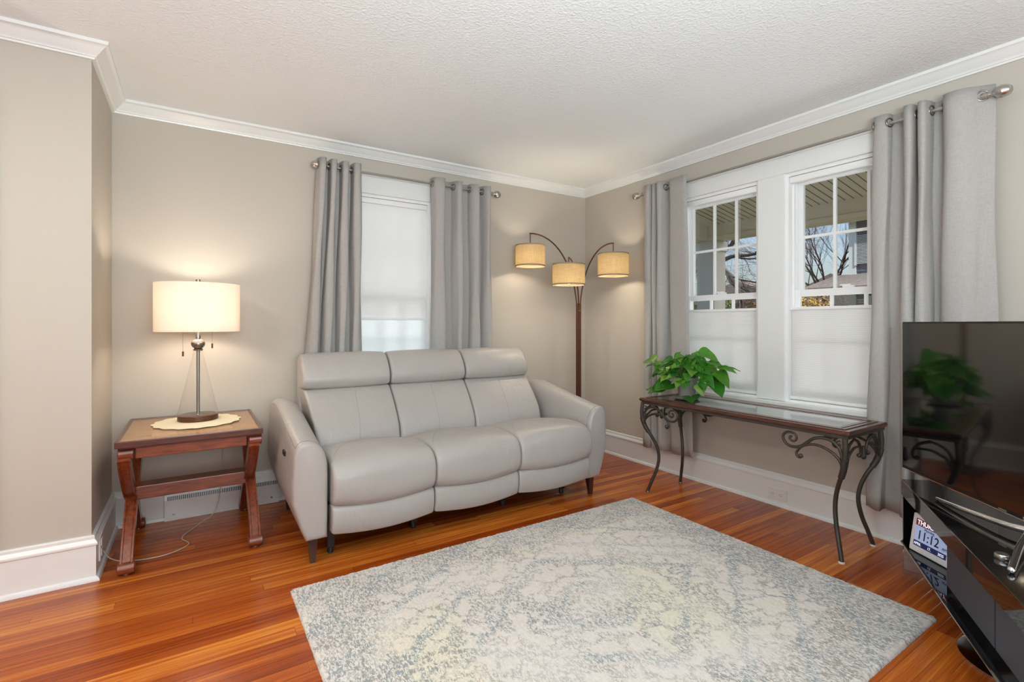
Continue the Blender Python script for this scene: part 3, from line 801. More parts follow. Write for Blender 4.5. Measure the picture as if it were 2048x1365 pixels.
# arms
def arm(side):
    bm = NB(); rings = []
    X = lambda x: x if side < 0 else 2.76-x
    def section(y, zt, zb, ins, off):
        # outer bottom -> outer top -> inner top -> inner bottom ; x for the arm nearer the side table
        xo = lambda z: .452-.066*min(1, max(0, (z-zb)/.20))**.8 if z < zb+.20 else .386+.016*((z-zb-.20)/.30)**2
        h = zt-zb; L = []
        for q in (0, .12, .25, .4, .55, .7, .82, .90): L.append((xo(zb+h*q), zb+h*q))
        L += [(.404, zt-.028), (.414, zt-.010), (.432, zt), (.462, zt+.001), (.492, zt-.010), (.518, zt-.032), (.536, zt-.066), (.546, zt-.11), (.550, zt-.17)]
        for q in (.5, .3, .12, 0): L.append((.550, zb+h*q*.9))
        cx = sum(p[0] for p in L)/len(L); cz = sum(p[1] for p in L)/len(L)
        return [(cx+(p[0]-cx)*(1-ins/.08), cz+(p[1]-cz)*(1-ins/.22)) for p in L]
    ys = [2.468, 2.470, 2.476, 2.486, 2.50, 2.56, 2.64, 2.74, 2.84, 2.94, 3.04, 3.14, 3.24, 3.32, 3.38, 3.40, 3.412, 3.418]
    insf = {0: .022, 1: .012, 2: .006, 3: .002, 14: .002, 15: .006, 16: .014, 17: .024}
    for k, y in enumerate(ys):
        q = (y-2.5)/.9
        zt = .598+ .115*min(1, max(0, (y-2.5)/.62))**1.1 if y < 3.12 else .713-.03*((y-3.12)/.3)**2
        zb = .118+.03*max(0, q)
        S = section(y, zt, zb, insf.get(k, 0), 0)
        # the front face leans: top forward, bottom a little behind
        rings.append([bm.verts.new((X(p[0]), y+(.016*(1-(p[1]-zb)/(zt-zb)) if k < 5 else 0), p[1])) for p in S])
    m = len(rings[0])
    for a, b in zip(rings, rings[1:]):
        for k in range(m): bm.faces.new((a[k], a[(k+1) % m], b[(k+1) % m], b[k]))
    bm.faces.new(rings[0]); bm.faces.new(rings[-1])
    bmesh.ops.recalc_face_normals(bm, faces=bm.faces[:])
    # piping round the front panel
    pip = [v.co.copy() for v in rings[4]][8:17]; edge_ = [rings[k][8].co.copy() for k in range(4, 14)]
    o = obj('armrest', bm, m_leather, sofa, True, 60)
    bm = NB(); tube(bm, pip, .0016, 6); obj('arm_piping', bm, m_stitch, o, True); bm = NB(); tube(bm, edge_, .0013, 6); obj('arm_piping', bm, m_stitch, o, True)
    if side < 0:
        bm = NB(); box(bm, .384, .394, 2.70, 2.76, .49, .515, .003); b = obj('recline_buttons', bm, m_black, o)
arm(-1); arm(1)
# body shell: rear panel, deck
bm = NB(); prism(bm, [(3.30, .16), (3.33, .80), (3.36, .90), (3.39, .90), (3.405, .80), (3.40, .16)], 'x', .56, 2.16); obj('rear_panel', bm, m_leather, sofa, True, 30)
bm = NB(); box(bm, .552, 2.208, 2.57, 3.31, .15, .262, .01); obj('seat_frame', bm, m_black, sofa)
for (x, y) in ((.487, 2.545), (2.273, 2.545), (.500, 3.345), (2.26, 3.345)):
    bm = NB(); s = .01 if y < 3 else 0
    zt = .135 if y < 3 else .15
    A = [(-.023, -.023), (.023, -.023), (.023, .023), (-.023, .023)]; lo = [bm.verts.new((x+a*.5, y-s+b*.5, 0)) for a, b in A]; hi = [bm.verts.new((x+a, y+b, zt)) for a, b in A]
    for k in range(4): bm.faces.new((lo[k], lo[(k+1) % 4], hi[(k+1) % 4], hi[k]))
    bm.faces.new(lo[::-1]); bm.faces.new(hi); bmesh.ops.recalc_face_normals(bm, faces=bm.faces[:]); obj('leg', bm, m_esp, sofa)
for (x, y) in ((.585, 2.60), (1.05, 2.66), (1.66, 2.68), (2.12, 2.66)):
    bm = NB(); box(bm, x-.018, x+.018, y-.02, y+.02, .03, .17, .004); lathe(bm, [(.014, 0), (.016, .006), (.014, .03)], (x, y, 0), 16); obj('support_foot', bm, m_black, sofa)

# ------------------------------------------------------------------ side table
tb = thing('side_table', 'cherry wood side table with crossed legs in the alcove beside the sofa', 'table', (0, 3.17, 0))
TX0, TX1, TY0, TY1, TZ = -.298, .304, 2.835, 3.505, .620
bm = NB(); 
for a in ((TX0, TX1, TY0, TY0+.016), (TX0, TX1, TY1-.016, TY1), (TX0, TX0+.016, TY0+.016, TY1-.016), (TX1-.016, TX1, TY0+.016, TY1-.016)):
    box(bm, *a, TZ-.030, TZ, .003)
box(bm, TX0+.010, TX1-.010, TY0+.010, TY1-.010, TZ-.036, TZ-.026, .002)
obj('tabletop_edge', bm, m_cherrydark, tb)
bm = NB(); box(bm, TX0+.016, TX1-.016, TY0+.016, TY1-.016, TZ-.026, TZ-.006); top = obj('tabletop', bm, m_tabletop, tb)
bm = NB(); box(bm, TX0+.13, TX1-.13, TY0+.11, TY1-.11, TZ-.0062, TZ-.0052); obj('inlay_panel', bm, m_inlay, top)
bm = NB(); box(bm, TX0+.017, TX1-.017, TY0+.017, TY1-.017, TZ-.005, TZ-.0005, .0005); obj('glass_top', bm, m_tglass, tb)
for y in (TY0+.028, TY1-.055):
    bm = NB(); box(bm, -.225, .232, y, y+.026, TZ-.088, TZ-.036, .004); obj('apron', bm, m_cherry, tb)
for s, x in ((-1, -.262), (1, .268)):
    # two curved bars that cross, seen from the side
    yc = (TY0+TY1)/2
    for d in (-1, 1):
        pts = catmull([(x, yc+d*.305, .545), (x, yc+d*.235, .47), (x, yc+d*.075, .335), (x, yc-d*.05, .265), (x, yc-d*.19, .15), (x, yc-d*.295, .035)], 6)
        bm = NB(); w = .030; rings = []
        xo = .004*d
        for k, p in enumerate(pts):
            t = (pts[min(k+1, len(pts)-1)]-pts[max(k-1, 0)]).normalized(); nn = Vector((0, -t.z, t.y)); hw = .028
            rings.append([bm.verts.new(p+nn*a*hw+Vector((b*w*.85+xo, 0, 0))) for a, b in ((-1, -1), (-1, -.75), (-.8, -.6), (.8, -.6), (1, -.75), (1, -1), (1, 1), (1, .75), (.8, .6), (-.8, .6), (-1, .75), (-1, 1))][0:12])
        m = 12
        # rectangular with recessed faces: order the ring properly
        bm.free(); bm = NB(); rings = []
        for k, p in enumerate(pts):
            t = (pts[min(k+1, len(pts)-1)]-pts[max(k-1, 0)]).normalized(); nn = Vector((0, -t.z, t.y)); hw = .027
            sec = [(-1, -1), (-1, 1), (-.72, 1), (-.6, .86), (.6, .86), (.72, 1), (1, 1), (1, -1), (.72, -1), (.6, -.86), (-.6, -.86), (-.72, -1)]
            rings.append([bm.verts.new(p+nn*b*hw+Vector((a*.024+xo, 0, 0))) for a, b in sec])
        for a_, b_ in zip(rings, rings[1:]):
            for k in range(12): bm.faces.new((a_[k], a_[(k+1) % 12], b_[(k+1) % 12], b_[k]))
        bm.faces.new(rings[0]); bm.faces.new(rings[-1]); bmesh.ops.recalc_face_normals(bm, faces=bm.faces[:])
        leg = obj('leg', bm, m_cherry_v, tb, True, 30)
        yf = yc-d*.300
        bm = NB(); tube(bm, [(x-.030, yf, .034), (x-.026, yf, .034), (x+.034, yf, .034), (x+.038, yf, .034)], [.018, .027, .027, .018], 20)
        lathe(bm, [(.014, 0), (.016, .004), (.013, .012)], (x+.004, yf, 0), 16)
        obj('scroll_foot', bm, m_cherry, leg, True, 50)
        yt = yc+d*.293
        bm = NB(); tube(bm, [(x-.028, yt, .558), (x-.024, yt, .558), (x+.030, yt, .558), (x+.034, yt, .558)], [.020, .0275, .0275, .020], 20); obj('scroll_cap', bm, m_cherry, leg, True, 50)
bm = NB(); box(bm, -.245, .25, 3.115, 3.215, .268, .335, .005); obj('stretcher', bm, m_cherry, tb)

# doily and table lamp
bm = NB(); n = 96; c = bm.verts.new((.022, 3.215, TZ+.0025)); ring = []; r2 = []
for k in range(n):
    a = 2*PI*k/n; s = 1+.028*math.cos(a*16)
    ring.append(bm.verts.new((.022+.205*s*math.cos(a), 3.225+.215*s*math.sin(a), TZ+.0008))); r2.append(bm.verts.new((.022+.17*math.cos(a), 3.225+.18*math.sin(a), TZ+.0024)))
for k in range(n): bm.faces.new((ring[k], ring[(k+1) % n], r2[(k+1) % n], r2[k])); bm.faces.new((r2[k], r2[(k+1) % n], c))
o = obj('doily', bm, m_doily); tag(o, 'cream crocheted doily under the table lamp', 'doily'); solidify(o, .0012)
LX, LY = .024, 3.262
tl = thing('table_lamp', 'lit table lamp with white drum shade and clear glass base', 'lamp', (LX, LY, TZ))
z0 = TZ+.0035
bm = NB(); lathe(bm, [(.0001, 0), (.094, 0), (.097, .003), (.097, .026), (.092, .030), (.0001, .030)], (LX, LY, z0), 48, cap=False); obj('base', bm, m_bronze, tl, True, 40)
bm = NB(); lathe(bm, [(.0001, .030), (.098, .031), (.099, .036), (.094, .05), (.072, .15), (.045, .27), (.024, .365), (.020, .385)], (LX, LY, z0), 48, cap=False); obj('glass_body', bm, m_lampglass, tl, True, 60)
bm = NB(); lathe(bm, [(.0085, .031), (.0085, .40)], (LX, LY, z0), 20); obj('stem', bm, m_dnickel, tl, True, 40)
bm = NB(); lathe(bm, [(.0001, .383), (.022, .384), (.024, .392), (.018, .396)], (LX, LY, z0), 24, cap=False); sphere(bm, (LX, LY, z0+.422), .034, (1, 1, .86)); lathe(bm, [(.012, .448), (.0125, .52), (.006, .54)], (LX, LY, z0), 20); obj('metal_ball', bm, m_dnickel, tl, True, 40)
bm = NB(); 
tube(bm, [(LX, LY, z0+.50), (LX, LY, z0+.765)], .004, 8)
for a in (0, 2*PI/3, 4*PI/3): tube(bm, [(LX, LY, z0+.745), (LX+.197*math.cos(a), LY+.197*math.sin(a), z0+.745)], .0016, 6)
obj('shade_spider', bm, m_dnickel, tl, True)
bm = NB(); lathe(bm, [(.0001, .764), (.012, .765), (.012, .781), (.0001, .782)], (LX, LY, z0), 20, cap=False); obj('finial', bm, m_dnickel, tl, True, 40)
SZ0, SZ1 = 1.114, 1.378
bm = NB(); lathe(bm, [(.2045, SZ0), (.2045, SZ1), (.2015, SZ1), (.2015, SZ0), (.2045, SZ0)], (LX, LY, 0), 64, cap=False); obj('lamp_shade', bm, m_lampshade, tl, True, 40)
for (dx, dy, zb, zt) in ((-.070, -.04, 1.005, 1.13), (.066, -.04, 1.046, 1.13)):
    bm = NB(); tube(bm, [(LX+dx, LY+dy, zb), (LX+dx, LY+dy, zt)], .0009, 6); c_ = obj('pull_chain', bm, m_dnickel, tl)
    bm = NB(); lathe(bm, [(.0001, -.026), (.0045, -.025), (.0045, .001), (.0001, .002)], (LX+dx, LY+dy, zb), 12, cap=False); obj('pull_knob', bm, m_bronze, c_, True, 40)
for dx in (-.07, .07):
    bm = NB(); sphere(bm, (LX+dx, LY, 1.215), .026, (1, 1, 1.3), 16); tube(bm, [(LX, LY, 1.15), (LX+dx, LY, 1.175)], .006, 8); obj('bulb', bm, m_bulb, tl, True)
def bulb_light(name, loc, power, r=.03, color=(1, .80, .58), parent=None):
    d = bpy.data.lights.new(name, 'POINT'); o = bpy.data.objects.new(name, d); COL.objects.link(o); d.energy = power; d.color = color; d.shadow_soft_size = r; o.location = loc
    return o
bulb_light('table_lamp_light', (LX-.035, LY, 1.26), 4.8, .04, (1, .89, .76)); bulb_light('table_lamp_light', (LX+.035, LY, 1.22), 4.8, .04, (1, .89, .76))
# cord
pts = catmull([(LX+.05, 3.37, .6275), (.13, 3.50, .6265), (.14, 3.512, .618), (.15, 3.517, .55), (.155, 3.515, .3), (.12, 3.46, .05), (.03, 3.36, .006), (-.05, 3.20, .005), (-.02, 3.08, .005), (-.12, 3.0, .005), (-.26, 3.02, .005), (-.33, 3.03, .03), (-.357, 3.0, .09)], 8)
bm = NB(); tube(bm, pts, .0022, 6); tag(obj('power_cord', bm, m_cord, None, True), 'thin pale lamp cord trailing down behind the side table', 'cord')

# ------------------------------------------------------------------ floor lamp
PX, PY = 2.824, 3.30
m_btrim = mat('burlap_trim', (.30, .22, .15, 1), .8)
fl = thing('floor_lamp', 'bronze three-arm arc floor lamp lit in the corner', 'lamp', (PX, PY, 0))
bm = NB(); lathe(bm, [(.0001, 0), (.145, 0), (.148, .006), (.145, .018), (.03, .024), (.0001, .024)], (PX, PY, 0), 48, cap=False); obj('base', bm, m_bronze, fl, True, 40)
bm = NB(); box(bm, PX-.017, PX+.017, PY-.017, PY+.017, .02, 1.335, .003); lathe(bm, [(.012, .02), (.012, .05)], (PX, PY, 0), 16); pole = obj('pole', bm, m_bronze, fl)
bm = NB(); box(bm, PX-.004, PX+.002, PY-.020, PY-.016, 1.27, 1.276, .001); obj('set_screw', bm, m_nickel, pole)
def bez(P, n=22):
    out = []
    for k in range(n+1):
        t = k/n; out.append(sum((Vector(P[i])*c for i, c in enumerate(((1-t)**3, 3*t*(1-t)**2, 3*t*t*(1-t), t**3))), Vector()))
    return out
arms = [((2.335, 3.335), 1.903, 1.805, 1.630, .122, (-.012, 0)), ((2.455, 2.985), 1.672, 1.622, 1.458, .126, (0, -.006)), ((2.920, 2.975), 1.825, 1.738, 1.552, .126, (.012, 0))]
for (sx_, sy_), za, zt, zb, r, (ox, oy) in arms:
    D = Vector((sx_-PX, sy_-PY, 0)); B = Vector((PX+ox, PY+oy, 1.22)); h = za-1.22
    P = [B, B+Vector((D.x*.03, D.y*.03, h*.62)), B+Vector((D.x*.42, D.y*.42, h*1.02)), Vector((sx_, sy_, za))]
    bm = NB(); tube(bm, bez(P), .0062, 10); lathe(bm, [(.0001, 0), (.007, .002), (.007, .01), (.0001, .012)], (sx_, sy_, za-.007), 12, cap=False)
    tube(bm, [(sx_, sy_, za), (sx_, sy_, zt-.06)], .0042, 8); am = obj('arm', bm, m_bronze, fl, True, 50)
    bm = NB(); lathe(bm, [(.004, 0), (.017, -.004), (.018, -.05), (.014, -.055), (.0001, -.056)], (sx_, sy_, zt-.04), 16, cap=False)
    for a in (0, 2*PI/3, 4*PI/3): tube(bm, [(sx_, sy_, zt-.012), (sx_+r*.985*math.cos(a), sy_+r*.985*math.sin(a), zt-.012)], .0015, 6)
    obj('socket', bm, m_bronze, am, True, 50)
    bm = NB(); lathe(bm, [(r, zb), (r, zt), (r-.0025, zt), (r-.0025, zb), (r, zb)], (sx_, sy_, 0), 48, cap=False); shd = obj('lamp_shade', bm, m_burlap, fl, True, 40)
    bm = NB(); 
    for za_, zb_ in ((zt-.009, zt+.001),): lathe(bm, [(r+.0012, za_), (r+.0012, zb_), (r-.0035, zb_), (r-.0035, za_), (r+.0012, za_)], (sx_, sy_, 0), 48, cap=False)
    obj('shade_trim', bm, m_btrim, shd, True, 40)
    bm = NB(); za_, zb_ = zb-.001, zb+.009; lathe(bm, [(r+.0012, za_), (r+.0012, zb_), (r-.0035, zb_), (r-.0035, za_), (r+.0012, za_)], (sx_, sy_, 0), 48, cap=False)
    obj('shade_trim', bm, m_btrim, shd, True, 40)
    bm = NB(); sphere(bm, (sx_, sy_, zt-.125), .026, (1, 1, 1.25), 16); obj('bulb', bm, m_bulb, fl, True)
    bulb_light('floor_lamp_light', (sx_, sy_, zt-.125), 23, .03, (1, .87, .68))

# ------------------------------------------------------------------ console table
ct = thing('console_table', 'long narrow console table with cherry top and scrolled iron legs under the windows', 'table', (2.81, 1.74, 0))
CX0, CX1, CY0, CY1, CZ = 2.585, 3.012, 1.085, 2.385, .652
bm = NB()
def frame_ring(bm, ins0, ins1, z0, z1, bev=.002):
    x0, x1, y0, y1 = CX0+ins0, CX1-ins0, CY0+ins0, CY1-ins0; w = ins1-ins0
    for a in ((x0, x1, y0, y0+w), (x0, x1, y1-w, y1), (x0, x0+w, y0+w, y1-w), (x1-w, x1, y0+w, y1-w)): box(bm, *a, z0, z1, bev)
frame_ring(bm, .004, .034, CZ-.026, CZ-.004); frame_ring(bm, .000, .02, CZ-.021, CZ-.009, .004); frame_ring(bm, .032, .052, CZ-.022, CZ, .003); frame_ring(bm, .052, .062, CZ-.022, CZ-.006, .002); frame_ring(bm, .062, .085, CZ-.022, CZ-.002, .002)
obj('tabletop_frame', bm, m_conwood, ct)
bm = NB(); box(bm, CX0+.08, CX1-.08, CY0+.08, CY1-.08, CZ-.022, CZ-.009, .001); obj('panel', bm, m_conwood, ct)
bm = NB(); box(bm, CX0+.086, CX1-.086, CY0+.086, CY1-.086, CZ-.0088, CZ-.003, .001); obj('glass_insert', bm, glass('console_glass', (.85, .88, .86, 1), .02, 4.0, 1.6), ct)
bm = NB(); frame_ring(bm, .010, .030, CZ-.044, CZ-.028, .002); obj('iron_frame', bm, m_iron, ct)
legx, legy = (2.605, 2.992), (1.112, 2.370)
off = [(.608, 0), (.55, -.004), (.50, .000), (.44, .016), (.37, .048), (.30, .070), (.23, .076), (.15, .064), (.08, .044), (.03, .030), (.006, .024)]
for ix, x in enumerate(legx):
    for iy, y in enumerate(legy):
        sx_ = 1 if ix == 0 else -1; sy_ = 1 if iy == 0 else -1
        pts = catmull([(x+sx_*o_*(1 if ix == 0 else .8), y+sy_*o_, z) for z, o_ in off], 5)
        bm = NB(); n = len(pts); rad = []
        for p in pts: rad.append(.0105 if p.z < .44 else .0125)
        tube(bm, pts, rad, 12); lg = obj('leg', bm, m_iron, ct, True, 50)
        bm = NB(); cp = [p for p in pts if .40 < p.z < .52]; tube(bm, [cp[0]+(cp[0]-cp[1])*.2]+cp, [.012]+[.0165-.002*k/len(cp) for k in range(len(cp))], 10); obj('collar', bm, m_iron, lg, True, 60)
        bm = NB(); q = pts[-1]; lathe(bm, [(.0135, 0), (.0145, .003), (.0125, .009)], (q.x, q.y, 0), 16); obj('foot_pad', bm, m_white if iy == 0 else m_dnickel, lg, True, 50)
UP = [(1.12, .490), (1.13, .545), (1.149, .572), (1.171, .588), (1.198, .594), (1.226, .592), (1.255, .582), (1.284, .558), (1.308, .537), (1.335, .524), (1.366, .522), (1.391, .534), (1.405, .556), (1.402, .577), (1.385, .592), (1.363, .594), (1.344, .588), (1.336, .571), (1.343, .555), (1.358, .551), (1.370, .560), (1.369, .572), (1.359, .574)]
LO = [(1.124, .470), (1.132, .495), (1.148, .515), (1.171, .533), (1.204, .547), (1.232, .553), (1.261, .552), (1.29, .543), (1.314, .528), (1.329, .51), (1.337, .493), (1.332, .478), (1.32, .473), (1.309, .481), (1.313, .489), (1.322, .486)]
SM = [(1.133, .594), (1.146, .589), (1.151, .577), (1.143, .566), (1.133, .570), (1.134, .579)]
def tap(n, r0, r1): return [r0+(r1-r0)*k/max(1, n-1) for k in range(n)]
for x in legx:
    for end in (0, 1):
        g = (lambda y: y) if end == 0 else (lambda y: 3.482-y)
        bm = NB()
        for crv, r0, r1 in ((UP, .0085, .0058), (LO, .0078, .0055), (SM, .0045, .004)):
            P = catmull([(x, g(a), b) for a, b in crv], 4); tube(bm, P, tap(len(P), r0, r1), 8)
        sphere(bm, (x, g(1.318), .482), .0095); sphere(bm, (x, g(1.138), .577), .006)
        obj('scroll_bracket', bm, m_iron, ct, True, 60)
E1 = [(2.612, .48), (2.625, .53), (2.64, .560), (2.665, .580), (2.700, .594)]
E2 = [(2.612, .465), (2.64, .518), (2.665, .536), (2.70, .552), (2.755, .553)]
E3 = [(2.700, .594), (2.740, .578), (2.763, .55), (2.769, .526), (2.765, .508), (2.751, .503), (2.743, .514)]
for y in legy:
    bm = NB()
    for mir in (0, 1):
        g = (lambda a: a) if not mir else (lambda a: 5.597-a)
        for crv in (E1, E2, E3):
            P = catmull([(g(a), y, b) for a, b in crv], 4); tube(bm, P, tap(len(P), .008, .0055), 8)
        sphere(bm, (g(2.749), y, .51), .010)
    lathe(bm, [(.0001, -.02), (.011, -.012), (.013, 0), (.009, .02), (.006, .05)], (2.7985, y, .50), 14, cap=False)
    obj('end_bracket', bm, m_iron, ct, True, 60)

# ------------------------------------------------------------------ potted plant
def leafmesh(bm, base, dirv, up, L, W, tone, lay, droop=.35, fold=.25):
    d = Vector(dirv).normalized(); u = Vector(up); u = (u-d*u.dot(d)).normalized(); s = d.cross(u)
    prof = [(-.10, .16), (-.06, .36), (.03, .49), (.15, .55), (.3, .52), (.48, .42), (.66, .29), (.82, .15), (.94, .05), (1.0, .004)]
    rows = []
    for i, (t, w) in enumerate(prof):
        tt = max(0, t)
        row = []
        for j in range(-3, 4):
            q = j/3
            tl = t if abs(q) > .2 or t > 0 else t*.0
            if t < .0 and q == 0: tl = .0
            co = Vector(base)+d*(tl*L)+s*(q*w*W)+u*(fold*abs(q)*w*W-droop*tt*tt*L+.03*W*math.sin(q*5+t*9))
            row.append(bm.verts.new(co))
        rows.append(row)
    for a, b in zip(rows, rows[1:]):
        for j in range(6):
            f = bm.faces.new((a[j], a[j+1], b[j+1], b[j]))
            for lp in f.loops: lp.vert[lay] = tone
def plant():
    cx, cy, z = 2.79, 2.150, CZ+.001
    t = thing('potted_pothos', 'leafy green pothos in a grey pot on the console table', 'plant', (cx, cy, z))
    bm = NB(); lathe(bm, [(.0001, 0), (.075, 0), (.085, .010), (.083, .012), (.0001, .008)], (cx, cy, z), 32, cap=False); obj('saucer', bm, m_pot, t, True, 40)
    bm = NB(); lathe(bm, [(.0001, .010), (.048, .010), (.054, .03), (.066, .10), (.072, .128), (.075, .130), (.075, .146), (.068, .146), (.064, .12), (.0001, .12)], (cx, cy, z), 36, cap=False); obj('pot', bm, m_pot, t, True, 35)
    bm = NB(); lathe(bm, [(.0001, .126), (.03, .127), (.064, .123)], (cx, cy, z), 24, cap=False); obj('soil', bm, m_soil, t, True)
    random.seed(11)
    bl = NB(); lay = bl.verts.layers.float.new('tone'); bs = NB()
    L = []
    for k in range(150):
        a = 2*PI*(k*.618)+random.uniform(-.3, .3); q = random.random()
        rr = .035+.165*q**.7; h = .295-.17*(rr/.20)**1.6+random.uniform(-.035, .035)
        L.append((a, rr, h, random.uniform(.050, .082), random.uniform(.1, .9)))
    # larger named leaves: toward camera-left drooping, right side and top
    cust = [(-1.2, .09, .31, .13, .6), (-1.35, .16, .25, .13, .55), (-1.5, .22, .19, .12, .6), (-1.65, .21, .12, .12, .4), (-1.25, .22, .22, .12, .25), (1.9, .20, .22, .12, .7), (1.7, .26, .24, .12, .75),
            (2.2, .16, .08, .13, .3), (-2.45, .14, .03, .12, .35), (2.7, .14, .10, .14, .35), (2.45, .18, .06, .11, .3), (1.5, .24, .20, .08, .6), (-1.55, .25, .22, .10, .6), (1.75, .22, .16, .09, .5), (-1.9, .17, .16, .10, .4)]
    for (a, rr, h, ln, tn) in L+cust:
        tip = Vector((cx+rr*math.cos(a)*.72, cy+rr*math.sin(a)*1.0, z+max(.02, h)))
        if tip.x > 2.99: tip.x = 2.99
        root = Vector((cx+.03*math.cos(a), cy+.03*math.sin(a), z+.125))
        out = Vector((math.cos(a), math.sin(a), random.uniform(-.75, .15) if h > .12 else -.8))
        mid = (root+tip)/2+Vector((0, 0, .05))
        P = [root, mid, tip]; tube(bs, catmull(P, 4), .0016, 5, fix=False)
        upv = Vector((random.uniform(-.5, .3)-.25, random.uniform(-.4, .4), 1))
        dd = out+Vector((random.uniform(-.4, .4), random.uniform(-.4, .4), 0))
        # keep leaves off the window
        if tip.x+dd.normalized().x*ln > 3.03: dd.x = -abs(dd.x)*.3
        tz = tip.z+dd.normalized().z*ln-.35*ln
        if tz < z+.004: dd.z = max(dd.z, (z+.010-tip.z)/ln*.6); 
        leafmesh(bl, tip, dd, upv, ln, ln*random.uniform(.85, 1.0), tn, lay, droop=.28 if tz > z+.02 else .05)
    for v in bl.verts:
        if v.co.z < z+.003: v.co.z = z+.003
        if v.co.x > 3.03: v.co.x = 3.03
    o = obj('leaves', bl, m_leaf, t, True); obj('stems', bs, m_stem, t, True)
plant()

# ------------------------------------------------------------------ television and stand
A0 = Vector((2.782, .947, 0)); tdir = Vector((-.653, -.757, 0)); nrm = Vector((-.757, .653, 0))
def TM(z=0): # columns: u along the screen, v toward the room, z up
    return Matrix(((tdir.x, nrm.x, 0, A0.x), (tdir.y, nrm.y, 0, A0.y), (0, 0, 1, z), (0, 0, 0, 1)))
TVW, TVB, TVT = 1.235, .486, 1.166
tv = thing('television', 'large flat television with glossy black screen standing on the black stand', 'television', (2.37, .47, .432))
bm = NB(); box(bm, 0, TVW, -.028, 0, TVB, TVT, .004, M=TM()); box(bm, .15, TVW-.15, -.062, -.026, TVB+.03, TVB+.42, .012, M=TM()); obj('housing', bm, m_bezel, tv)
bm = NB(); box(bm, .008, TVW-.008, -.001, .0012, TVB+.016, TVT-.008, .0005, M=TM()); obj('screen', bm, m_screen, tv)
bm = NB(); box(bm, .002, TVW-.002, -.001, .0035, TVB-.001, TVB+.005, .001, M=TM()); tr_ = obj('chrome_strip', bm, m_chrome, tv)
bm = NB(); box(bm, .540, .572, .001, .003, TVB+.007, TVB+.012, .0005, M=TM()); obj('maker_badge', bm, m_nickel, tv)
ZS = .432
bm = NB()
M_ = TM()
def Tp(u, v, z): return M_ @ Vector((u, v, z))
hub = Tp(.63, .0, .47)
P = catmull([Tp(.665, .0, .465), Tp(.60, .03, .461), Tp(.45, .045, .452), Tp(.30, .045, .4415)], 6); tube(bm, P, tap(len(P), .013, .0085), 12, flat=1.0)
P = catmull([Tp(.64, -.012, .500), Tp(.655, -.005, .474), Tp(.685, .02, .466), Tp(.78, .12, .457), Tp(.918, .250, .4425)], 8); tube(bm, P, tap(len(P), .013, .010), 12)
obj('stand_foot', bm, m_chrome, tv, True, 60)
for p_, r_ in ((Tp(.918, .250, .4425), .0100), (Tp(.30, .045, .4405), .0083)):
    bm = NB(); sphere(bm, p_, r_); obj('foot_tip', bm, m_chrome, tv, True)
o = None
bm = NB(); lathe(bm, [(.0001, 0), (.017, 0), (.0185, .003), (.0185, .013), (.0165, .016), (.0001, .016)], (2.094, .457, ZS), 28, cap=False)
o = obj('sensor_puck', bm, m_nickel, None, True, 40); tag(o, 'small round metal puck lying on the television stand', 'puck')

FA = Vector((2.775, .948, 0)); fd = Vector((-.854, -.519, 0)); bd = Vector((.519, -.854, 0)); sd = Vector((.757, -.653, 0))
st = thing('tv_stand', 'glossy black glass-shelved stand under the television', 'tv stand', (2.3, .5, 0))
def poly_board(pts, z0, z1, bev=.002):
    bm = NB(); prism(bm, [(p.x, p.y) for p in pts], 'z', z0, z1)
    if bev: bmesh.ops.bevel(bm, geom=bm.edges[:], offset=bev, segments=2, affect='EDGES')
    return bm
C_ = FA+fd*1.25; back1 = FA+sd*.25; D_ = C_+Vector((-.15, -.757*.55, 0)); back2 = D_+sd*.2
foot = [FA, C_, D_, back2, back1]
obj('top_board', poly_board(foot, .360, ZS), m_gloss, st)
bm = NB(); tube(bm, [FA+Vector((0, 0, ZS-.001)), C_+Vector((0, 0, ZS-.001))], .0022, 6); tube(bm, [FA+Vector((0, 0, .1415))-bd*.001, C_+Vector((0, 0, .1415))-bd*.001], .003, 6); obj('metal_edging', bm, m_chrome, st)
obj('lower_shelf', poly_board(foot, .138, .150), m_gloss, st)
def slab(p0, d, ln, nn, th, z0, z1):
    bm = NB(); q = [p0, p0+d*ln, p0+d*ln+nn*th, p0+nn*th]; prism(bm, [(v.x, v.y) for v in q], 'z', z0, z1); return bm
obj('side_panel', slab(FA+fd*.012+bd*.004, sd, .23, fd, .012, 0, .1385), m_chrome, st)
obj('side_panel', slab(FA+fd*.006+bd*.004, sd, .23, fd, .012, .150, .360), m_gloss, st)
bk = FA+sd*.235; obj('back_panel', slab(bk+fd*.01, (back2-back1).normalized(), 1.2, nrm, .008, .150, .360), m_black, st)
dr = obj('door', slab(FA+fd*.49+bd*.03, fd, .40, bd, .006, .178, .36), m_smoke, st)
obj('door', slab(FA+fd*.90+bd*.03, fd, .34, bd, .006, .178, .36), m_smoke, st)
obj('partition', slab(FA+fd*.49+bd*.038, sd, .18, fd, .012, .150, .36), m_gloss, st)
obj('door_rail', slab(FA+fd*.49+bd*.030, fd, .75, bd, .02, .150, .177), m_gloss, st)
# curved chrome plinth beneath
bm = NB(); pc = FA+fd*.62+bd*.20; lathe(bm, [(.0001, .0), (.17, .0), (.172, .008), (.15, .014), (.05, .02), (.045, .14), (.0001, .14)], (pc.x, pc.y, 0), 48, cap=False); obj('pedestal', bm, m_chrome, st, True, 35)

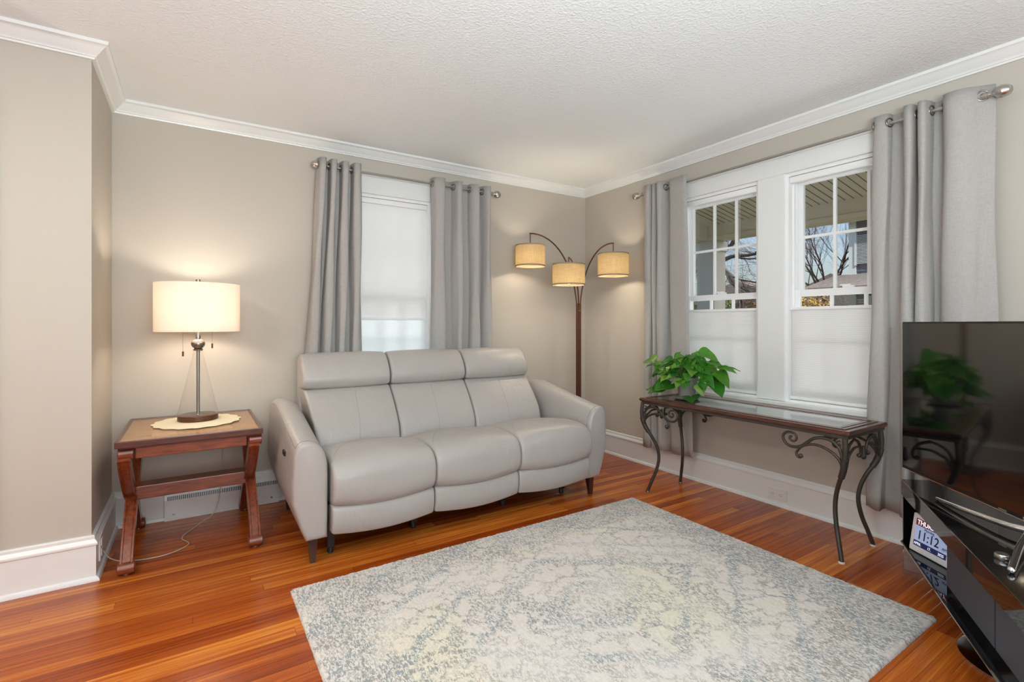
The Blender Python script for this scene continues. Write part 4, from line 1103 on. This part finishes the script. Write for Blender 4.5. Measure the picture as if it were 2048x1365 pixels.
# day clock on the shelf
ck0 = Vector((2.690, .892, .151)); cd = Vector((-.518, -.855, 0)); cn = Vector((-.855, .518, 0))
ck = thing('digital_day_clock', 'white framed digital day clock showing 11:12 on the stand shelf', 'clock', tuple(ck0+cd*.12))
lean = math.radians(9)
cx_ = cd; cz_ = (Vector((0, 0, 1))*math.cos(lean)-cn*math.sin(lean)); cy_ = cx_.cross(cz_)
if cy_.dot(cn) > 0: cy_ = -cy_   # cy_ points away from viewer
cx_ = cx_*.84; cz_ = cz_*.93
CM = Matrix(((cx_.x, -cy_.x, cz_.x, ck0.x), (cx_.y, -cy_.y, cz_.y, ck0.y), (cx_.z, -cy_.z, cz_.z, ck0.z), (0, 0, 0, 1)))
CW, CH = .235, .178
bm = NB(); box(bm, 0, CW, -.022, 0, .002, CH, .006, 3, M=CM); obj('frame', bm, mat('clock_white', (.82, .82, .86, 1), .3), ck, True, 40)
def panel(u0, u1, z0, z1, m, v=.0006, nm='panel'):
    bm = NB(); box(bm, u0, u1, -.0004, v, z0, z1, M=CM); return obj(nm, bm, m, ck)
def lit(name, c, s): return mat(name, c, .3, emit=(c, s))
sx0, sx1, sz0, sz1 = .024, CW-.022, .032, CH-.020
scr = panel(sx0, sx1, sz0, sz1, lit('lcd_pale', (.30, .37, .55, 1), .55), .0006, 'display')
def sub(u0, u1, z0, z1, m, nm):
    bm = NB(); box(bm, u0, u1, .0004, .0012, z0, z1, M=CM); return obj(nm, bm, m, scr)
sub(sx0, sx1, sz1-.031, sz1, lit('lcd_maroon', (.13, .01, .02, 1), .5), 'day_band')
sub(sx0, sx1, sz0, sz0+.024, lit('lcd_navy', (.012, .015, .07, 1), .5), 'date_band')
def text(body, u, z, size, m, align='LEFT', sxs=1, nm='lettering'):
    cu = bpy.data.curves.new('t', 'FONT'); cu.body = body; cu.size = size; cu.align_x = align; cu.extrude = .0003; cu.offset = .0004 if size > .02 else 0
    o = bpy.data.objects.new('t', cu); COL.objects.link(o)
    dg = bpy.context.evaluated_depsgraph_get(); me = bpy.data.meshes.new_from_object(o.evaluated_get(dg)); bpy.data.objects.remove(o)
    for v in me.vertices: v.co = CM @ Vector((u+v.co.x*sxs, .0018+v.co.z, z+v.co.y))
    me.name = nm; r = bpy.data.objects.new(nm, me); COL.objects.link(r); me.materials.clear(); me.materials.append(m)
    r.parent = scr; r.matrix_parent_inverse = Matrix.Translation(-wloc(scr)); return r
w_ = lit('lcd_white', (.8, .82, .9, 1), .9); k_ = mat('lcd_black', (.01, .01, .03, 1), .4)
text('THURSDAY', .032, sz1-.026, .031, w_, sxs=1.02); text('Morning', .078, sz1-.045, .017, k_); text('11:12', .040, sz0+.036, .058, k_, sxs=1.0); text('AM', .186, sz0+.036, .018, k_)
text('APRIL', .028, sz0+.006, .017, w_); text('17,', .108, sz0+.006, .017, w_); text('2025', .168, sz0+.006, .017, w_)

# ------------------------------------------------------------------ outside: porch, neighbours, trees
m_pceil = mat('porch_ceiling_vinyl', (.66, .60, .48, 1), .6); m_groove = mat('porch_groove', (.10, .09, .07, 1), .8)
m_beam = mat('porch_beam_paint', (.60, .55, .45, 1), .55); m_col = mat('porch_column_paint', (.50, .50, .48, 1), .5)
def zc(x): return 2.675-.18*(x-3.3)
bm = NB(); prism(bm, [(3.30, zc(3.3)), (5.26, zc(5.26)), (5.26, zc(5.26)+.05), (3.30, zc(3.3)+.05)], 'y', -2.5, 3.70); struct('trim_5', bm, m_pceil)
bm = NB()
for k in range(80):
    y = -2.3+k*.074; prism(bm, [(3.31, zc(3.31)-.001), (5.2, zc(5.2)-.001), (5.2, zc(5.2)-.0025), (3.31, zc(3.31)-.0025)], 'y', y, y+.008)
struct('trim_6', bm, m_groove)
bm = NB(); box(bm, 5.20, 5.36, -2.5, 3.90, 2.19, 2.36, .004); box(bm, 5.18, 5.38, -2.5, 3.90, 2.15, 2.195, .004); box(bm, 3.30, 5.2, 3.70, 3.86, 2.15, 2.72, .004); struct('trim_7', bm, m_beam)
bm = NB(); box(bm, 3.25, 5.75, -2.8, 4.1, 2.75, 2.83); struct('trim_8', bm, mat('porch_roof', (.12, .11, .10, 1), .8))
bm = NB(); box(bm, 5.20, 5.42, 3.62, 3.86, -.05, 2.15, .004); box(bm, 5.18, 5.44, 3.60, 3.88, 2.03, 2.15, .006); box(bm, 5.16, 5.44, 3.60, 3.88, -.05, .12, .006)
tag(obj('porch_column', bm, m_col), 'square grey porch column outside the window behind the potted plant', 'column')
bm = NB(); box(bm, 3.30, 5.5, -2.5, 4.0, -.12, -.05); struct('trim_9', bm, mat('porch_floor_paint', (.35, .34, .32, 1), .5))
bm = NB(); box(bm, -12, 60, -25, 60, -.75, -.70); struct('ground_lawn', bm, mat('winter_grass', (.16, .17, .06, 1), .95, bump=(8, .5, .05), var=(1.2, .35)))

m_bark = mat('bark', (.06, .045, .04, 1), .9, bump=(20, .5, .02)); m_bark2 = mat('reddish_bark', (.15, .085, .065, 1), .9)
def tree(name, label, base_, h, spread, depth, r0, m, seed, start_dirs, ratio=.74, group='bare trees beyond the porch', z_ground=-.72):
    random.seed(seed); bm = NB()
    def grow(p, d, ln, r, lv):
        P = [p]; q = p.copy(); dd = d.copy(); n = 6
        for k in range(n):
            dd = (dd+Vector((random.uniform(-1, 1), random.uniform(-1, 1), random.uniform(-.7, .8)))*spread*.28).normalized(); q = q+dd*ln/n; P.append(q.copy())
        tube(bm, P, tap(n+1, r, r*.5), 6 if lv > 2 else 3, cap=False, fix=False)
        if lv <= 0: return
        for k in range(5 if lv > 1 else 4):
            i = (6, 5, 4, 3, 2)[k]
            nd = (dd+Vector((random.uniform(-1, 1), random.uniform(-1, 1), random.uniform(-.6, .8)))*spread*(.5 if k == 0 else 1)).normalized()
            grow(P[i], nd, ln*random.uniform(ratio-.16, ratio+.04), r*(.52 if k == 0 else .38), lv-1)
    for d in start_dirs: grow(Vector(base_), Vector(d).normalized(), h*random.uniform(.85, 1.1), r0, depth)
    t = thing(name, label, 'tree', (base_[0], base_[1], z_ground), group)
    obj('branches', bm, m, t, True)
    bm = NB(); lathe(bm, [(r0*2.2, z_ground-base_[2]), (r0*1.6, (z_ground-base_[2])*.5), (r0*1.3, .03)], base_, 12); obj('trunk', bm, m, t, True)
tree('bare_tree', 'bare many-stemmed tree seen through the window nearest the television', (14.6, 6.75, 1.9), 1.5, .62, 4, .034, m_bark2, 5, [(0, .25, 1), (0, -.35, 1), (0, .6, 1), (0, .0, 1), (0, .95, .8), (0, -.75, .9), (0, 1.3, .5)])
tree('bare_tree', 'old bare tree with thick dark limbs beyond the porch column', (9.0, 6.30, 2.45), 1.0, .85, 4, .055, m_bark, 14, [(.2, -1, .55), (.1, -1, .05), (.1, .8, .8), (0, -.6, 1), (0, -.9, -.5)])
tree('bare_tree', 'small bare tree at the far side of the porch column', (8.0, 6.55, 1.2), .8, .6, 4, .03, m_bark2, 23, [(0, .2, 1), (0, -.3, 1), (0, .6, .8), (0, -.1, 1)])
def shrub(name, label, c, rx, ry, rz, n, cols, seed, size=.05, group='shrubs beyond the porch', conifer=False, cat='shrub'):
    random.seed(seed); t = thing(name, label, cat, c, group)
    bms = [NB() for _ in cols]
    for k in range(n):
        if conifer:
            q = random.random(); a = random.uniform(0, 2*PI); rr = (1-q)*random.uniform(.5, 1); p = Vector((c[0]+rx*rr*math.cos(a), c[1]+ry*rr*math.sin(a), c[2]+rz*q))
        else:
            v = Vector((random.gauss(0, 1), random.gauss(0, 1), random.gauss(0, 1))).normalized()*random.uniform(.6, 1); p = Vector((c[0]+v.x*rx, c[1]+v.y*ry, c[2]+rz*.5+v.z*rz*.5))
        b = bms[0 if random.random() < cols[0][1] else min(len(cols)-1, 1)]
        d = Vector((random.uniform(-1, 1), random.uniform(-1, 1), random.uniform(-1, 1))).normalized(); e = d.orthogonal().normalized()
        s = size*random.uniform(.6, 1.4); vs = [b.verts.new(p+d*s), b.verts.new(p+e*s*.5), b.verts.new(p-d*s), b.verts.new(p-e*s*.5)]; b.faces.new(vs)
    for b, (m, _) in zip(bms, cols): obj('foliage' if m is cols[0][0] else 'blossom', b, m, t)
    bm = NB(); tube(bm, [(c[0], c[1], -.72), (c[0], c[1], c[2]+rz*.6)], [.04, .02], 8); obj('trunk', bm, m_bark, t)
m_gr = mat('shrub_green', (.10, .14, .03, 1), .8); m_yel = mat('forsythia_yellow', (.70, .48, .03, 1), .7); m_con = mat('conifer_green', (.035, .075, .03, 1), .8); m_brn = mat('dry_leaves', (.26, .15, .08, 1), .9)
shrub('forsythia', 'yellow flowering bush low beyond the window nearest the television', (8.4, 4.15, -.7), .6, .62, 2.45, 9000, [(m_brn, .6), (m_yel, 0)], 4, .026)
shrub('forsythia', 'greener bush with a few yellow flowers before the neighbouring house', (8.4, 2.80, -.7), .55, .6, 2.38, 8000, [(m_gr, .8), (m_yel, 0)], 6, .026)
shrub('conifer', 'small dark conifer in the gap beside the porch column', (11.6, 8.0, -.7), .7, .7, 3.2, 6000, [(m_con, 1.1)], 8, .07, conifer=True, cat='tree')
shrub('hedge', 'brown leafless hedge below the old bare tree', (9.4, 5.65, -.7), .6, .62, 2.5, 9000, [(m_brn, 1.1)], 9, .035)
shrub('leafy_bush', 'green bush beside the foot of the porch column', (8.0, 5.35, -.7), .3, .22, 2.4, 1500, [(m_gr, 1.1)], 10, .05)
# neighbouring house
hs = thing('neighbouring_house', 'blue-grey clapboard house with white shutters beyond the bare tree', 'house', (15, 3.2, -.7))
m_side = mat('blue_grey_siding', (.085, .10, .125, 1), .7); m_roof = mat('asphalt_shingle', (.24, .20, .17, 1), .9, bump=(30, .6, .03), var=(14, .3))
HX = 13.0
bm = NB(); box(bm, HX, HX+6, 0.2, 5.39, -.7, 3.55)
for k in range(36): prism(bm, [(HX-.018, -.7+k*.118), (HX+.0, -.7+k*.118+.112), (HX+.0, -.7+k*.118)], 'y', .2, 5.39)
obj('wall', bm, m_side, hs)
bm = NB(); box(bm, HX-.05, HX+.05, 5.30, 5.45, -.7, 3.58); box(bm, HX-.30, HX-.26, .0, 5.75, 3.50, 3.64); obj('corner_trim', bm, m_trim, hs)
bm = NB(); prism(bm, [(HX-.35, 3.60), (HX+3, 5.6), (HX+6.4, 3.60), (HX+6.4, 3.70), (HX+3, 5.75), (HX-.35, 3.70)], 'y', -.1, 5.85); obj('roof', bm, m_roof, hs)
bm = NB(); prism(bm, [(HX-1.6, 1.86), (HX, 2.22), (HX, 2.32), (HX-1.6, 1.94)], 'y', 2.0, 5.75); box(bm, HX-1.62, HX-1.5, 2.0, 5.75, 1.81, 1.91); obj('porch_roof', bm, m_roof, hs)
for (y0_, y1_, z0_, z1_) in ((5.02, 5.28, 2.55, 3.22), (4.10, 4.36, 2.55, 3.22), (5.02, 5.28, .7, 1.75), (4.10, 4.36, .7, 1.75)):
    bm = NB(); n = 20
    for k in range(n):
        z = z0_+(z1_-z0_)*k/n; prism(bm, [(HX-.075, z), (HX-.035, z+(z1_-z0_)/n*.7), (HX-.030, z+(z1_-z0_)/n*.6), (HX-.07, z-.004)], 'y', y0_, y1_)
    box(bm, HX-.08, HX-.02, y0_-.04, y0_, z0_-.04, z1_+.04); box(bm, HX-.08, HX-.02, y1_, y1_+.04, z0_-.04, z1_+.04)
    obj('shutter', bm, m_trim, hs)
bm = NB(); box(bm, HX-.04, HX, 4.42, 4.96, 2.55, 3.22); obj('window_pane', bm, m_gloss, hs)
# farther houses
for (x, y, w, d, h, lab) in ((26, 16.5, 7, 6, 2.3, 'distant low brown-roofed house under the old bare tree'), (22, 9.8, 6, 5, 1.9, 'distant low house behind the multi-stemmed tree')):
    t = thing('distant_house', lab, 'house', (x, y, -.7))
    bm = NB(); box(bm, x, x+w, y-d/2, y+d/2, -.7, h); obj('wall', bm, mat('far_wall', (.35, .33, .32, 1), .8) if 'far_wall' not in MATS else MATS['far_wall'], t)
    bm = NB(); prism(bm, [(y-d/2-.3, h), (y, h+1.3), (y+d/2+.3, h)], 'x', x-.3, x+w+.3); obj('roof', bm, m_roof, t)
